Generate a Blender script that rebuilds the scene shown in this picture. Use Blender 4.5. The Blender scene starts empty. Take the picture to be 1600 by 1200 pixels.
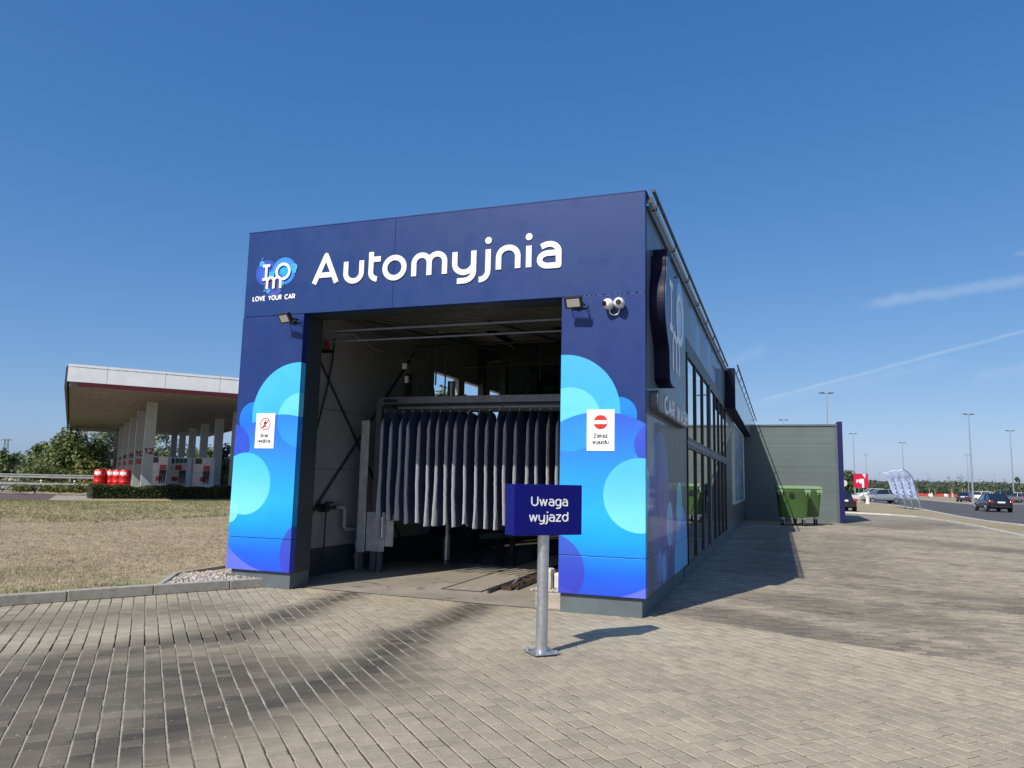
import bpy, bmesh, math, random
from mathutils import Vector, Matrix
random.seed(7)
R = math.radians
scene = bpy.context.scene
col = scene.collection

# ------------------------------------------------------------------ camera
cam_d = bpy.data.cameras.new('camera'); cam = bpy.data.objects.new('camera', cam_d); col.objects.link(cam)
CAMP = Vector((1.531, -9.22, 1.6)); F = 1168.9
M = Matrix(((0.943, 0.023, 0.333), (0.333, -0.129, -0.934), (0.022, 0.991, -0.129)))
X = Vector((0.94266, 0.33313, 0.02237)); 
def _basis():
    def n(v): return v.normalized()
    VL = Vector((-2507 - 800, -(679 - 600), -F)); VR = Vector((1217 - 800, -(761 - 600), -F))
    dX = -n(VL); dY = n(VR); dZ = dX.cross(dY).normalized()
    return Matrix((dX, dY, dZ))
M = _basis()
cam.matrix_world = Matrix.Translation(CAMP) @ M.to_4x4()
cam_d.sensor_width = 36; cam_d.lens = F / 1600 * 36; cam_d.clip_end = 9000; cam_d.clip_start = 0.05
scene.camera = cam
fw = -Vector((M[0][2], M[1][2], 0)).normalized(); rt = Vector((fw.y, -fw.x, 0))

# ------------------------------------------------------------------ world, sun
SUNV = Vector((-1.8, -5.4, 5.33)).normalized()
sun_el = math.asin(SUNV.z)
world = bpy.data.worlds.new("World"); scene.world = world; world.use_nodes = True
wn = world.node_tree; wn.nodes.clear()
sky = wn.nodes.new('ShaderNodeTexSky'); sky.sky_type = 'NISHITA'; sky.sun_disc = False
sky.sun_elevation = sun_el; sky.sun_rotation = math.atan2(SUNV.x, SUNV.y)
sky.altitude = 100; sky.air_density = 0.7; sky.dust_density = 1.0; sky.ozone_density = 1.0
bg = wn.nodes.new('ShaderNodeBackground'); bg.inputs[1].default_value = 0.105
wout = wn.nodes.new('ShaderNodeOutputWorld')
sun_d = bpy.data.lights.new('sun', 'SUN'); sun_d.energy = 4.9; sun_d.angle = R(0.53); sun_d.color = (1, 0.95, 0.86)
sun = bpy.data.objects.new('sun', sun_d); col.objects.link(sun)
sun.rotation_euler = SUNV.to_track_quat('Z', 'Y').to_euler(); sun.location = (0, 0, 60)
scene.view_settings.view_transform = 'Standard'; scene.view_settings.look = 'None'
scene.view_settings.exposure = 0.0; scene.view_settings.gamma = 1.0

# faint contrails high in the sky, as directions on the sky itself
def W(t, *ins, op=None):
    nd = wn.nodes.new(t)
    if op: nd.operation = op
    for i, v in enumerate(ins):
        if v is None: continue
        if hasattr(v, 'is_linked'): wn.links.new(v, nd.inputs[i])
        else: nd.inputs[i].default_value = v
    return nd
def wm(op, a, b=None, c=None): return W('ShaderNodeMath', a, b, c, op=op).outputs[0]
tc = wn.nodes.new('ShaderNodeTexCoord')
def pixdir(px, py):
    return (M @ Vector((px - 800, -(py - 600), -F))).normalized()
def trail(pa, pb, width, strength):
    a, b = pixdir(*pa), pixdir(*pb)
    nrm = a.cross(b).normalized(); mid = (a + b).normalized(); along = (b - a).normalized(); L = (b - a).length / 2
    dn = W('ShaderNodeVectorMath', tc.outputs['Generated'], tuple(nrm), op='DOT_PRODUCT').outputs['Value']
    da = W('ShaderNodeVectorMath', tc.outputs['Generated'], tuple(along), op='DOT_PRODUCT').outputs['Value']
    df = W('ShaderNodeVectorMath', tc.outputs['Generated'], tuple(mid), op='DOT_PRODUCT').outputs['Value']
    nz = wn.nodes.new('ShaderNodeTexNoise'); nz.inputs['Scale'].default_value = 34; nz.inputs['Detail'].default_value = 5
    nz.inputs['Roughness'].default_value = 0.65
    wn.links.new(tc.outputs['Generated'], nz.inputs['Vector'])
    nn = wm('SUBTRACT', nz.outputs[0], 0.5)
    dn2 = wm('ADD', dn, wm('MULTIPLY', nn, width * 1.3))
    core = wm('SUBTRACT', 1.0, wm('MULTIPLY', wm('ABSOLUTE', dn2), 1 / width))
    core = wm('MAXIMUM', core, 0.0)
    sm = W('ShaderNodeMapRange', core, 0.0, 1.0, 0.0, 1.0); sm.interpolation_type = 'SMOOTHSTEP'
    amid = (a.dot(along) + b.dot(along)) / 2
    e = wm('SUBTRACT', 1.0, wm('MULTIPLY', wm('ABSOLUTE', wm('SUBTRACT', da, amid)), 1 / (L * 1.08)))
    e2 = W('ShaderNodeMapRange', e, 0.0, 0.35, 0.0, 1.0); e2.interpolation_type = 'SMOOTHSTEP'
    f = wm('GREATER_THAN', df, 0.3)
    return wm('MULTIPLY', wm('MULTIPLY', wm('MULTIPLY', sm.outputs[0], e2.outputs[0]), f), wm('MULTIPLY', wm('ADD', nz.outputs[0], 0.35), strength))
tot = None
for pa, pb, w, s in (((1345, 478), (1680, 425), 0.011, 0.17), ((1165, 632), (1760, 475), 0.0032, 0.17), ((1165, 636), (1500, 560), 0.010, 0.06),
                     ((1520, 590), (1640, 570), 0.010, 0.08), ((1580, 398), (1700, 380), 0.005, 0.12), ((1130, 570), (1200, 545), 0.012, 0.06)):
    t = trail(pa, pb, w, s); tot = t if tot is None else wm('ADD', tot, t)
mixc = wn.nodes.new('ShaderNodeMix'); mixc.data_type = 'RGBA'
# deepen the clear sky's blue channel by channel
sepc = wn.nodes.new('ShaderNodeSeparateColor'); wn.links.new(sky.outputs[0], sepc.inputs[0]); comb = wn.nodes.new('ShaderNodeCombineColor')
for i_, (a_, p_) in enumerate(((.97, 1.15), (.82, .76), (.925, .49))):
    wn.links.new(wm('MULTIPLY', wm('POWER', wm('MULTIPLY', sepc.outputs[i_], .105), p_), a_ / .105), comb.inputs[i_])
wn.links.new(tot, mixc.inputs[0]); wn.links.new(comb.outputs[0], mixc.inputs[6]); mixc.inputs[7].default_value = (8.2, 8.8, 9.6, 1)
hsv = wn.nodes.new('ShaderNodeHueSaturation'); hsv.inputs['Saturation'].default_value = 1.0
wn.links.new(mixc.outputs[2], hsv.inputs['Color'])
wn.links.new(hsv.outputs[0], bg.inputs[0]); wn.links.new(bg.outputs[0], wout.inputs[0])

# ------------------------------------------------------------------ helpers
def ray(px, py): return M @ Vector((px - 800, -(py - 600), -F))
def G(px, py, z=0.0):
    r = ray(px, py); t = (z - CAMP.z) / r.z; return CAMP + r * t
def D(px, d, z=0.0):
    """point at depth d along the horizontal view axis, under image column px at horizon height"""
    r = ray(px, 679 + (px + 2507) * 82 / 3724); r = r / r.dot(fw); p = CAMP + r * d; p.z = z; return p
def link(o): col.objects.link(o); return o
def tag(o, label=None, cat=None, group=None, kind=None):
    if label: o['label'] = label
    if cat: o['category'] = cat
    if group: o['group'] = group
    if kind: o['kind'] = kind
    return o
def thing(name, label, cat, loc=(0, 0, 0), rz=0.0, group=None, kind=None):
    o = bpy.data.objects.new(name, None); link(o); o.location = loc; o.rotation_euler = (0, 0, rz)
    return tag(o, label, cat, group, kind)
class MB:
    def __init__(s): s.v = []; s.f = []
    def add(s, vs, fs):
        b = len(s.v); s.v += [tuple(v) for v in vs]; s.f += [tuple(i + b for i in f) for f in fs]; return s
    def box(s, x0, x1, y0, y1, z0, z1):
        return s.add([(x0, y0, z0), (x1, y0, z0), (x1, y1, z0), (x0, y1, z0), (x0, y0, z1), (x1, y0, z1), (x1, y1, z1), (x0, y1, z1)],
                     [(3, 2, 1, 0), (4, 5, 6, 7), (0, 1, 5, 4), (1, 2, 6, 5), (2, 3, 7, 6), (3, 0, 4, 7)])
    def hexa(s, bot, top):
        n = len(bot); vs = list(bot) + list(top)
        fs = [tuple(reversed(range(n))), tuple(range(n, 2 * n))] + [(i, (i + 1) % n, n + (i + 1) % n, n + i) for i in range(n)]
        return s.add(vs, fs)
    def beam(s, a, b, w, h=None, up=(0, 0, 1)):
        a = Vector(a); b = Vector(b); h = h or w; d = (b - a).normalized(); up = Vector(up)
        if abs(d.dot(up)) > .98: up = Vector((0, 1, 0))
        u = d.cross(up).normalized() * w / 2; v = u.cross(d).normalized() * h / 2
        return s.hexa([a - u - v, a + u - v, a + u + v, a - u + v], [b - u - v, b + u - v, b + u + v, b - u + v])
    def cyl(s, a, b, r0, r1=None, n=16, caps=True):
        a = Vector(a); b = Vector(b); r1 = r0 if r1 is None else r1; d = (b - a).normalized()
        up = Vector((0, 0, 1)) if abs(d.z) < .95 else Vector((1, 0, 0)); u = d.cross(up).normalized(); v = d.cross(u).normalized()
        vs = [];
        for c, r in ((a, r0), (b, r1)):
            for i in range(n):
                t = 2 * math.pi * i / n; vs.append(c + (u * math.cos(t) + v * math.sin(t)) * r)
        fs = [(i, (i + 1) % n, n + (i + 1) % n, n + i) for i in range(n)]
        if caps: fs += [tuple(reversed(range(n))), tuple(range(n, 2 * n))]
        return s.add(vs, fs)
    def tube(s, pts, r, n=8):
        pts = [Vector(p) for p in pts]; rings = []; vs = []; prev = None
        for i, p in enumerate(pts):
            d = ((pts[min(i + 1, len(pts) - 1)] - pts[max(i - 1, 0)])).normalized()
            if prev is None: up = Vector((0, 0, 1)) if abs(d.z) < .9 else Vector((1, 0, 0)); u = d.cross(up).normalized()
            else: u = (prev - d * prev.dot(d)).normalized()
            prev = u; v = d.cross(u).normalized()
            rr = r[i] if isinstance(r, (list, tuple)) else r
            vs += [p + (u * math.cos(2 * math.pi * k / n) + v * math.sin(2 * math.pi * k / n)) * rr for k in range(n)]
        fs = []
        for i in range(len(pts) - 1):
            for k in range(n): fs.append((i * n + k, i * n + (k + 1) % n, (i + 1) * n + (k + 1) % n, (i + 1) * n + k))
        fs += [tuple(reversed(range(n))), tuple(range((len(pts) - 1) * n, len(pts) * n))]
        return s.add(vs, fs)
    def prism(s, pts, axis, a, b):
        """pts: 2-D outline; axis 'x': (y,z) outline between x=a..b; 'y': (x,z); 'z': (x,y)"""
        def P(p, t): return {'x': (t, p[0], p[1]), 'y': (p[0], t, p[1]), 'z': (p[0], p[1], t)}[axis]
        return s.hexa([P(p, a) for p in pts], [P(p, b) for p in pts])
    def sphere(s, c, r, nu=16, nv=10, sz=1.0):
        c = Vector(c); vs = [c + Vector((0, 0, r * sz))]; fs = []
        for j in range(1, nv):
            t = math.pi * j / nv
            for i in range(nu): p = 2 * math.pi * i / nu; vs.append(c + Vector((r * math.sin(t) * math.cos(p), r * math.sin(t) * math.sin(p), r * sz * math.cos(t))))
        vs.append(c - Vector((0, 0, r * sz)))
        for i in range(nu): fs.append((0, 1 + i, 1 + (i + 1) % nu)); fs.append((len(vs) - 1, 1 + (nv - 2) * nu + (i + 1) % nu, 1 + (nv - 2) * nu + i))
        for j in range(nv - 2):
            for i in range(nu): a = 1 + j * nu + i; b = 1 + j * nu + (i + 1) % nu; fs.append((a, a + nu, b + nu, b))
        return s.add(vs, fs)
    def build(s, name, mat, parent=None, loc=(0, 0, 0), rot=(0, 0, 0), smooth=False, bevel=0.0, fix=True):
        me = bpy.data.meshes.new(name); me.from_pydata(s.v, [], s.f); me.validate()
        if fix:
            bm = bmesh.new(); bm.from_mesh(me); bmesh.ops.recalc_face_normals(bm, faces=bm.faces); bm.to_mesh(me); bm.free()
        me.materials.append(mat); o = bpy.data.objects.new(name, me); link(o)
        if parent: o.parent = parent
        o.location = loc; o.rotation_euler = rot
        if smooth:
            me.polygons.foreach_set('use_smooth', [True] * len(me.polygons))
            me.set_sharp_from_angle(angle=R(40))
        if bevel:
            md = o.modifiers.new('bevel', 'BEVEL'); md.width = bevel; md.segments = 2; md.limit_method = 'ANGLE'
        return o
def copy_tree(o, parent=None):
    c = o.copy(); link(c); c.parent = parent
    for ch in [k for k in o.children]: copy_tree(ch, c)
    return c

# ------------------------------------------------------------------ materials
class NT:
    def __init__(s, name):
        s.mat = bpy.data.materials.new(name); s.mat.use_nodes = True; s.t = s.mat.node_tree
        s.b = s.t.nodes['Principled BSDF']; s._tc = None
    def put(s, inp, v):
        if hasattr(v, 'is_linked'): s.t.links.new(v, inp)
        elif v is not None: inp.default_value = v
    def nd(s, t, *ins, **kw):
        n = s.t.nodes.new(t)
        for k, v in kw.items(): setattr(n, k, v)
        for i, v in enumerate(ins): s.put(n.inputs[i], v)
        return n
    def m(s, op, a, b=None, c=None): return s.nd('ShaderNodeMath', a, b, c, operation=op).outputs[0]
    def P(s):
        if not s._tc: s._tc = s.t.nodes.new('ShaderNodeTexCoord')
        return s._tc.outputs['Object']
    def W(s): return s.nd('ShaderNodeNewGeometry').outputs['Position']
    def sep(s, v): n = s.nd('ShaderNodeSeparateXYZ', v); return n.outputs
    def noise(s, scale, detail=4, rough=.55, vec=None, out=0, dist=0.0):
        n = s.t.nodes.new('ShaderNodeTexNoise'); s.t.links.new(vec if vec is not None else s.P(), n.inputs['Vector'])
        n.inputs['Scale'].default_value = scale; n.inputs['Detail'].default_value = detail; n.inputs['Roughness'].default_value = rough
        n.inputs['Distortion'].default_value = dist
        return n.outputs[out]
    def rng(s, v, a, b, c=0., d=1., smooth=False):
        n = s.nd('ShaderNodeMapRange', v, a, b, c, d)
        if smooth: n.interpolation_type = 'SMOOTHSTEP'
        return n.outputs[0]
    def mix(s, f, a, b, mode='MIX'):
        n = s.t.nodes.new('ShaderNodeMix'); n.data_type = 'RGBA'; n.blend_type = mode
        s.put(n.inputs[0], f)
        for i, v in ((6, a), (7, b)):
            if isinstance(v, tuple) and len(v) == 3: v = v + (1,)
            s.put(n.inputs[i], v)
        return n.outputs[2]
    def bump(s, h, strength=.3, dist=.01):
        n = s.t.nodes.new('ShaderNodeBump'); n.inputs['Strength'].default_value = strength; n.inputs['Distance'].default_value = dist
        s.put(n.inputs['Height'], h); s.put(s.b.inputs['Normal'], n.outputs[0])
    def out(s, colr=None, rough=None, metal=None, **kw):
        if isinstance(colr, tuple) and len(colr) == 3: colr = colr + (1,)
        s.put(s.b.inputs['Base Color'], colr); s.put(s.b.inputs['Roughness'], rough); s.put(s.b.inputs['Metallic'], metal)
        for k, v in kw.items(): s.put(s.b.inputs[k.replace('_', ' ')], v)
        return s.mat
def simple(name, c, rough=.5, metal=0., var=.12, scale=6., bump=0., coat=0., spec=None):
    t = NT(name); n = t.noise(scale, 5, .6)
    k = t.rng(n, .3, .7, 1 - var, 1 + var)
    cc = t.mix(1.0, c, t.nd('ShaderNodeCombineXYZ', k, k, k).outputs[0], 'MULTIPLY')
    r = t.rng(t.noise(scale * 2.3, 3), .3, .7, max(0, rough - .08), min(1, rough + .08))
    if bump: t.bump(t.noise(scale * 12, 4), bump, .004)
    kw = {}
    if coat: kw['Coat_Weight'] = coat; kw['Coat_Roughness'] = .03
    return t.out(cc, r, metal, **kw)

MT = {}
MT['dark_teal'] = simple('dark_grey_panel', (.035, .05, .058), .45)
MT['plinth'] = simple('plinth_render', (.10, .125, .135), .7, var=.15, scale=3, bump=.15)
MT['black'] = simple('black_plastic', (.012, .012, .014), .45)
MT['rubber'] = simple('tyre_rubber', (.02, .02, .02), .8)
MT['white'] = simple('white_plastic', (.78, .79, .8), .35, var=.05)
MT['lettering'] = simple('lettering_white', (.86, .87, .87), .4, var=.02)
MT['galv'] = simple('galvanised_steel', (.55, .57, .59), .38, .85, var=.15, scale=14)
MT['railgalv'] = simple('weathered_rail', (.30, .31, .32), .5, .6, var=.15, scale=3)
MT['steel'] = simple('brushed_steel', (.62, .62, .60), .45, .4, var=.25, scale=5)
MT['chrome'] = simple('bright_metal', (.7, .72, .74), .2, 1., var=.05)
MT['lamp_glass'] = simple('lamp_glass', (.42, .42, .38), .15, var=.05)
MT['navy'] = None
MT['pvc'] = simple('grey_pipe', (.32, .33, .33), .5)
MT['concrete'] = simple('concrete_block', (.37, .335, .275), .85, var=.2, scale=9, bump=.5)
MT['whitecon'] = simple('white_painted_concrete', (.62, .6, .55), .8, var=.2, scale=5, bump=.3)
MT['red'] = simple('red_plastic', (.62, .02, .02), .4)
MT['redlamp'] = simple('red_lamp', (.35, .02, .03), .3)
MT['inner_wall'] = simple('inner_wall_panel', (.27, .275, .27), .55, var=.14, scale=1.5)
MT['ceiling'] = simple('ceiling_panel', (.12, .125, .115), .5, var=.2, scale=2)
MT['darksteel'] = simple('dark_frame_steel', (.05, .06, .07), .5, .3)
MT['framegrey'] = simple('grey_frame', (.13, .145, .16), .45, .4)
MT['navybox'] = simple('navy_sign_box', (.003, .005, .15), .45, var=.06)
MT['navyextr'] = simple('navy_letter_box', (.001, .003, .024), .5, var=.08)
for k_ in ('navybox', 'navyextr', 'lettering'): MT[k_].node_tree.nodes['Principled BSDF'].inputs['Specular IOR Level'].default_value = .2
def glass(name, tint, k=1.0, rough=0.0):
    t = NT(name); t.t.nodes.remove(t.b)
    tr = t.nd('ShaderNodeBsdfTransparent', tint + (1,)); gl = t.nd('ShaderNodeBsdfGlossy'); gl.inputs['Roughness'].default_value = rough
    gl.inputs['Color'].default_value = (1, 1, 1, 1)
    fr = t.nd('ShaderNodeFresnel', 1.5)
    mx = t.nd('ShaderNodeMixShader', t.m('MINIMUM', t.m('MULTIPLY', fr.outputs[0], k), 1.0), tr.outputs[0], gl.outputs[0])
    t.t.links.new(mx.outputs[0], t.t.nodes['Material Output'].inputs[0]); return t.mat
MT['glass'] = glass('window_glass', (.42, .5, .5), 1.6)
MT['carglass'] = simple('car_glass', (.012, .016, .018), .06, var=.05, coat=1.)
def carpaint(name, c, metal=.3): return simple(name, c, .3, metal, var=.03, coat=.6)

# --- printed bubble graphics
def circles_mat(name, axis_u, layers, base_top, base_bot, z0, z1, rough=.42, coat=.0, u_fac=None, noise_base=False, metal=0.0):
    """layers: (cu, cz, r, colour_bottom, colour_top, opacity, clip) in object coordinates; clip=(cu,cz,r,'in'|'out')"""
    t = NT(name); x, y, z = t.sep(t.P()); u = x if axis_u == 'x' else y
    g = t.rng(z, z0, z1, 0, 1, True); c = t.mix(g, base_bot, base_top)
    def inside(cu, cz, r):
        dx = t.m('SUBTRACT', u, cu); dz = t.m('SUBTRACT', z, cz)
        d = t.m('SQRT', t.m('ADD', t.m('MULTIPLY', dx, dx), t.m('MULTIPLY', dz, dz)))
        return t.rng(d, r + .003, r - .003, 0, 1), d
    for L in layers:
        cu, cz, r, cb, ct, op = L[:6]
        ins, d = inside(cu, cz, r)
        if len(L) > 6 and L[6]:
            k = L[6]; i2, _ = inside(*k[:3])
            ins = t.m('MULTIPLY', ins, i2 if k[3] == 'in' else t.m('SUBTRACT', 1.0, i2))
        if isinstance(cb, list):
            rp = t.t.nodes.new('ShaderNodeValToRGB'); e = rp.color_ramp.elements
            e[0].position = cb[0][0]; e[0].color = cb[0][1] + (1,); e[1].position = cb[-1][0]; e[1].color = cb[-1][1] + (1,)
            for p, cc in cb[1:-1]: q = e.new(p); q.color = cc + (1,)
            t.t.links.new(t.rng(z, cz - r, cz + r), rp.inputs[0]); lc = rp.outputs[0]
        else:
            lc = t.mix(t.rng(z, cz - r, cz + r, 0, 1, True), cb, ct)
        c = t.mix(t.m('MULTIPLY', ins, op), c, lc)
    n = t.rng(t.noise(.9, 5, .6), .3, .7, .93, 1.07)
    c = t.mix(1., c, t.nd('ShaderNodeCombineXYZ', n, n, n).outputs[0], 'MULTIPLY')
    t.bump(t.noise(1.1, 1, .4), .02, .01)
    r2 = t.rng(t.noise(3.1, 5, .7), .35, .7, rough - .07, rough + .13)
    return t.out(c, r2, metal, Coat_Weight=coat, Coat_Roughness=.12, Specular_IOR_Level=.3 if not coat else .5)
NAVY = (.008, .038, .165); NAVY2 = (.010, .035, .165)
CY = (.06, .50, .95); CYL = (.12, .72, .98); LT = (.20, .80, .96)
body = [(0., (0.027, 0.080, 0.634)), (.12, (0.013, 0.128, 0.757)), (.30, (0.009, 0.336, 0.836)), (.45, (0.018, 0.416, 0.845)), (.68, (0.023, 0.288, 0.810)), (.86, (0.027, 0.176, 0.748)), (1., (0.036, 0.096, 0.598))]
def pillar_layers(cx, m):
    # cx: centre of the big circle; m=+1 right pillar, -1 left pillar
    if m > 0:
        big = (-.57, 1.35, 1.14)
        return [(-.33, 2.45, .225, (0.009, 0.176, 0.748), (0.009, 0.240, 0.792), 1.),
                (-1.05, 2.50, .735, (0.027, 0.384, 0.818), (0.063, 0.440, 0.854), 1.),
                (-.33, 2.45, .225, (0.027, 0.480, 0.836), (0.054, 0.496, 0.845), .35, (-1.05, 2.50, .735, 'in')),
                (-.97, 2.40, .41, (0.108, 0.576, 0.845), (0.144, 0.624, 0.854), 1.),
                (*big, body, None, 1.),
                (-.97, 2.40, .41, (0.027, 0.336, 0.836), (0.018, 0.208, 0.774), .75, (*big, 'in')),
                (.13, 2.08, .27, (0.036, 0.056, 0.484), (0.045, 0.080, 0.572), .85),
                (-.07, 1.46, .455, (0.180, 0.672, 0.854), (0.081, 0.496, 0.818), 1.),
                (-1.22, .50, .465, (0.041, 0.040, 0.440), (0.045, 0.072, 0.528), .85)]
    big = (-5.33, 1.36, 1.14)
    return [(-5.85, 2.44, .25, (0.009, 0.144, 0.722), (0.009, 0.192, 0.757), 1.),
            (-5.10, 2.50, .77, (0.027, 0.400, 0.836), (0.063, 0.480, 0.862), 1.),
            (-5.85, 2.44, .25, (0.027, 0.480, 0.836), (0.054, 0.496, 0.845), .35, (-5.10, 2.5, .77, 'in')),
            (-5.02, 2.42, .40, (0.108, 0.592, 0.845), (0.144, 0.640, 0.854), 1.),
            (*big, body, None, 1.),
            (-5.02, 2.42, .40, (0.027, 0.336, 0.836), (0.018, 0.208, 0.774), .75, (*big, 'in')),
            (-6.20, 2.04, .32, (0.027, 0.056, 0.510), (0.027, 0.080, 0.572), .9),
            (-5.93, 1.48, .455, (0.180, 0.672, 0.854), (0.063, 0.496, 0.818), 1.),
            (-6.17, 1.055, .15, (0.225, 0.688, 0.818), (0.225, 0.688, 0.818), .9),
            (-4.74, .50, .50, (0.045, 0.048, 0.484), (0.045, 0.072, 0.528), .85)]
MT['pillarR'] = circles_mat('printed_bubbles', 'x', pillar_layers(0, 1), NAVY2, (.13, .17, .78), .4, .9)
MT['pillarL'] = circles_mat('printed_bubbles', 'x', pillar_layers(0, -1), NAVY2, (.13, .17, .78), .4, .9)
MT['navy'] = circles_mat('navy_cladding', 'x', [], NAVY, NAVY, 4, 5.3)
GREY = (.11, .14, .16)
sb = [(.05, 1.5, .30, (0.108, 0.540, 0.810), (0.162, 0.702, 0.900), .8),
      (1.2, 1.40, .93, (0.149, 0.162, 0.432), (0.162, 0.216, 0.486), .85),
      (2.0, .35, 1.3, (0.135, 0.149, 0.432), (0.162, 0.162, 0.378), .7),
      (3.55, .4, .85, (0.135, 0.675, 0.900), (0.108, 0.432, 0.900), .95),
      (3.1, 1.05, .30, (0.270, 0.405, 0.810), (0.270, 0.405, 0.810), .7), (2.15, 1.02, .33, (0.270, 0.594, 0.900), (0.324, 0.648, 0.900), .8), (2.5, .9, .25, (0.540, 0.378, 0.594), (0.405, 0.351, 0.675), .5),
      (1.55, .45, .20, (0.216, 0.486, 0.864), (0.216, 0.486, 0.864), .8), (1.15, .52, .22, (0.189, 0.324, 0.756), (0.189, 0.324, 0.756), .7), (2.25, .35, .30, (0.068, 0.081, 0.324), (0.081, 0.081, 0.324), .8),
      (3.3, 1.3, .35, (0.324, 0.756, 0.900), (0.324, 0.756, 0.900), .7)]
up = [(5.8, 4.75, .5, (0.090, 0.234, 0.450), (0.090, 0.234, 0.450), .7), (6.6, 4.55, .42, (0.144, 0.396, 0.576), (0.144, 0.396, 0.576), .7), (8.2, 4.5, .7, (0.090, 0.126, 0.360), (0.090, 0.126, 0.360), .7),
      (9.3, 4.9, .5, (0.108, 0.288, 0.540), (0.108, 0.288, 0.540), .6), (11.0, 4.6, .8, (0.090, 0.144, 0.396), (0.090, 0.180, 0.450), .7), (12.8, 4.7, .6, (0.126, 0.360, 0.540), (0.126, 0.360, 0.540), .6)]
MT['side'] = circles_mat('grey_glossy_panel', 'y', sb + up, GREY, GREY, 0, 5, rough=.6, coat=.32, metal=0.)
for nd in MT['side'].node_tree.nodes:
    if nd.type == 'BSDF_PRINCIPLED': nd.inputs['Coat Roughness'].default_value = .035
MT['sidegrey'] = simple('grey_panel', GREY, .3, .35, var=.08, coat=.6, scale=1)

# --- block paving
def pavers(name, ang, roww, cell, c1, c2, cs, stains=(), jl=.5, jw=.006, big=1.0, dark=(.048, .043, .036), blotch=None, mode="sheet"):
    t = NT(name); P = t.W()
    mp = t.nd('ShaderNodeMapping', P); mp.inputs['Rotation'].default_value = (0, 0, -ang)
    u, v, _ = t.sep(mp.outputs[0])
    wob = t.m('MULTIPLY', t.m('SUBTRACT', t.noise(2.0, 2, .5, P), .5), .010)
    v = t.m('ADD', v, wob)
    row = t.m('FLOOR', t.m('DIVIDE', v, roww)); fv = t.m('FRACT', t.m('DIVIDE', v, roww))
    rr = t.nd('ShaderNodeTexWhiteNoise', None, row, noise_dimensions='1D').outputs['Value']
    u2 = t.m('ADD', t.m('DIVIDE', u, cell), t.m('MULTIPLY', rr, 7.3))
    ci = t.m('FLOOR', u2); fu = t.m('FRACT', u2)
    cv = t.nd('ShaderNodeCombineXYZ', ci, row, 0.).outputs[0]
    wnz = t.nd('ShaderNodeTexWhiteNoise', cv, noise_dimensions='3D').outputs['Value']
    sp = t.m('ADD', .36, t.m('MULTIPLY', t.m('FLOOR', t.m('MULTIPLY', wnz, 2.99)), .14))
    right = t.m('GREATER_THAN', fu, sp)
    dj = t.m('MULTIPLY', t.m('MINIMUM', t.m('MINIMUM', fu, t.m('SUBTRACT', 1., fu)), t.m('ABSOLUTE', t.m('SUBTRACT', fu, sp))), cell)
    dr = t.m('MULTIPLY', t.m('MINIMUM', fv, t.m('SUBTRACT', 1., fv)), roww)
    d = t.m('MINIMUM', t.m('MULTIPLY', dj, 1.7), t.m('MULTIPLY', dr, .85))
    d = t.m('ADD', d, t.m('MULTIPLY', t.m('SUBTRACT', t.noise(90, 3, .6, P), .5), .006))
    jv = t.rng(t.noise(5.5, 4, .7, P), .34, .58, .25, 1.)
    joint = t.rng(d, jw, jw * .4, 0, 1)
    bid = t.nd('ShaderNodeCombineXYZ', t.m('ADD', t.m('MULTIPLY', ci, 2.), right), row, 3.).outputs[0]
    bw = t.nd('ShaderNodeTexWhiteNoise', bid, noise_dimensions='3D')
    if mode == 'block':
        isl_ = t.nd('ShaderNodeNewGeometry').outputs['Random Per Island']; bw = t.nd('ShaderNodeTexWhiteNoise', None, t.m('MULTIPLY', isl_, 91.7), noise_dimensions='1D')
    bc = t.mix(bw.outputs['Value'], c1, c2)
    gr = t.rng(t.noise(150, 4, .8, P), .28, .72, .62, 1.38)
    lg = t.rng(t.noise(.55, 5, .6, P), .3, .7, .84, 1.13)
    md = t.rng(t.noise(7., 5, .7, P), .3, .7, .86, 1.12)
    k = t.m('MULTIPLY', t.m('MULTIPLY', gr, lg), md)
    bc = t.mix(1., bc, t.nd('ShaderNodeCombineXYZ', k, k, k).outputs[0], 'MULTIPLY')
    wx, wy, _ = t.sep(P); msk = None
    nz = t.m('MULTIPLY', t.m('SUBTRACT', t.noise(.7, 4, .6, P), .5), .5)
    for (ax, ay, bx, by, w, soft, st) in stains:
        ex, ey = bx - ax, by - ay; L2 = ex * ex + ey * ey
        px_ = t.m('SUBTRACT', wx, ax); py_ = t.m('SUBTRACT', wy, ay)
        h = t.m('DIVIDE', t.m('ADD', t.m('MULTIPLY', px_, ex), t.m('MULTIPLY', py_, ey)), L2)
        h = t.m('MINIMUM', t.m('MAXIMUM', h, 0.), 1.)
        qx = t.m('SUBTRACT', px_, t.m('MULTIPLY', h, ex)); qy = t.m('SUBTRACT', py_, t.m('MULTIPLY', h, ey))
        dd = t.m('SQRT', t.m('ADD', t.m('MULTIPLY', qx, qx), t.m('MULTIPLY', qy, qy)))
        s_ = t.m('MULTIPLY', t.rng(t.m('ADD', dd, nz), w + soft, w - soft, 0, 1, True), st)
        msk = s_ if msk is None else t.m('MAXIMUM', msk, s_)
    if msk is not None:
        # the stain soaks stone by stone, so vary it per block
        msk = t.m('MULTIPLY', msk, t.rng(bw.outputs['Value'], 0, 1, .82, 1.))
        bc = t.mix(msk, bc, t.mix(.25, dark, t.mix(1., bc, (.34, .35, .38), 'MULTIPLY')))
    if blotch:
        bm_ = t.rng(t.noise(blotch[0], 4, .6, P), blotch[1], blotch[1] + .12, 0, blotch[2], True)
        bm_ = t.m('MULTIPLY', bm_, t.rng(bw.outputs['Value'], 0, 1, .55, 1.))
        bc = t.mix(bm_, bc, t.mix(1., bc, (.56, .54, .54), 'MULTIPLY'))
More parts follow.
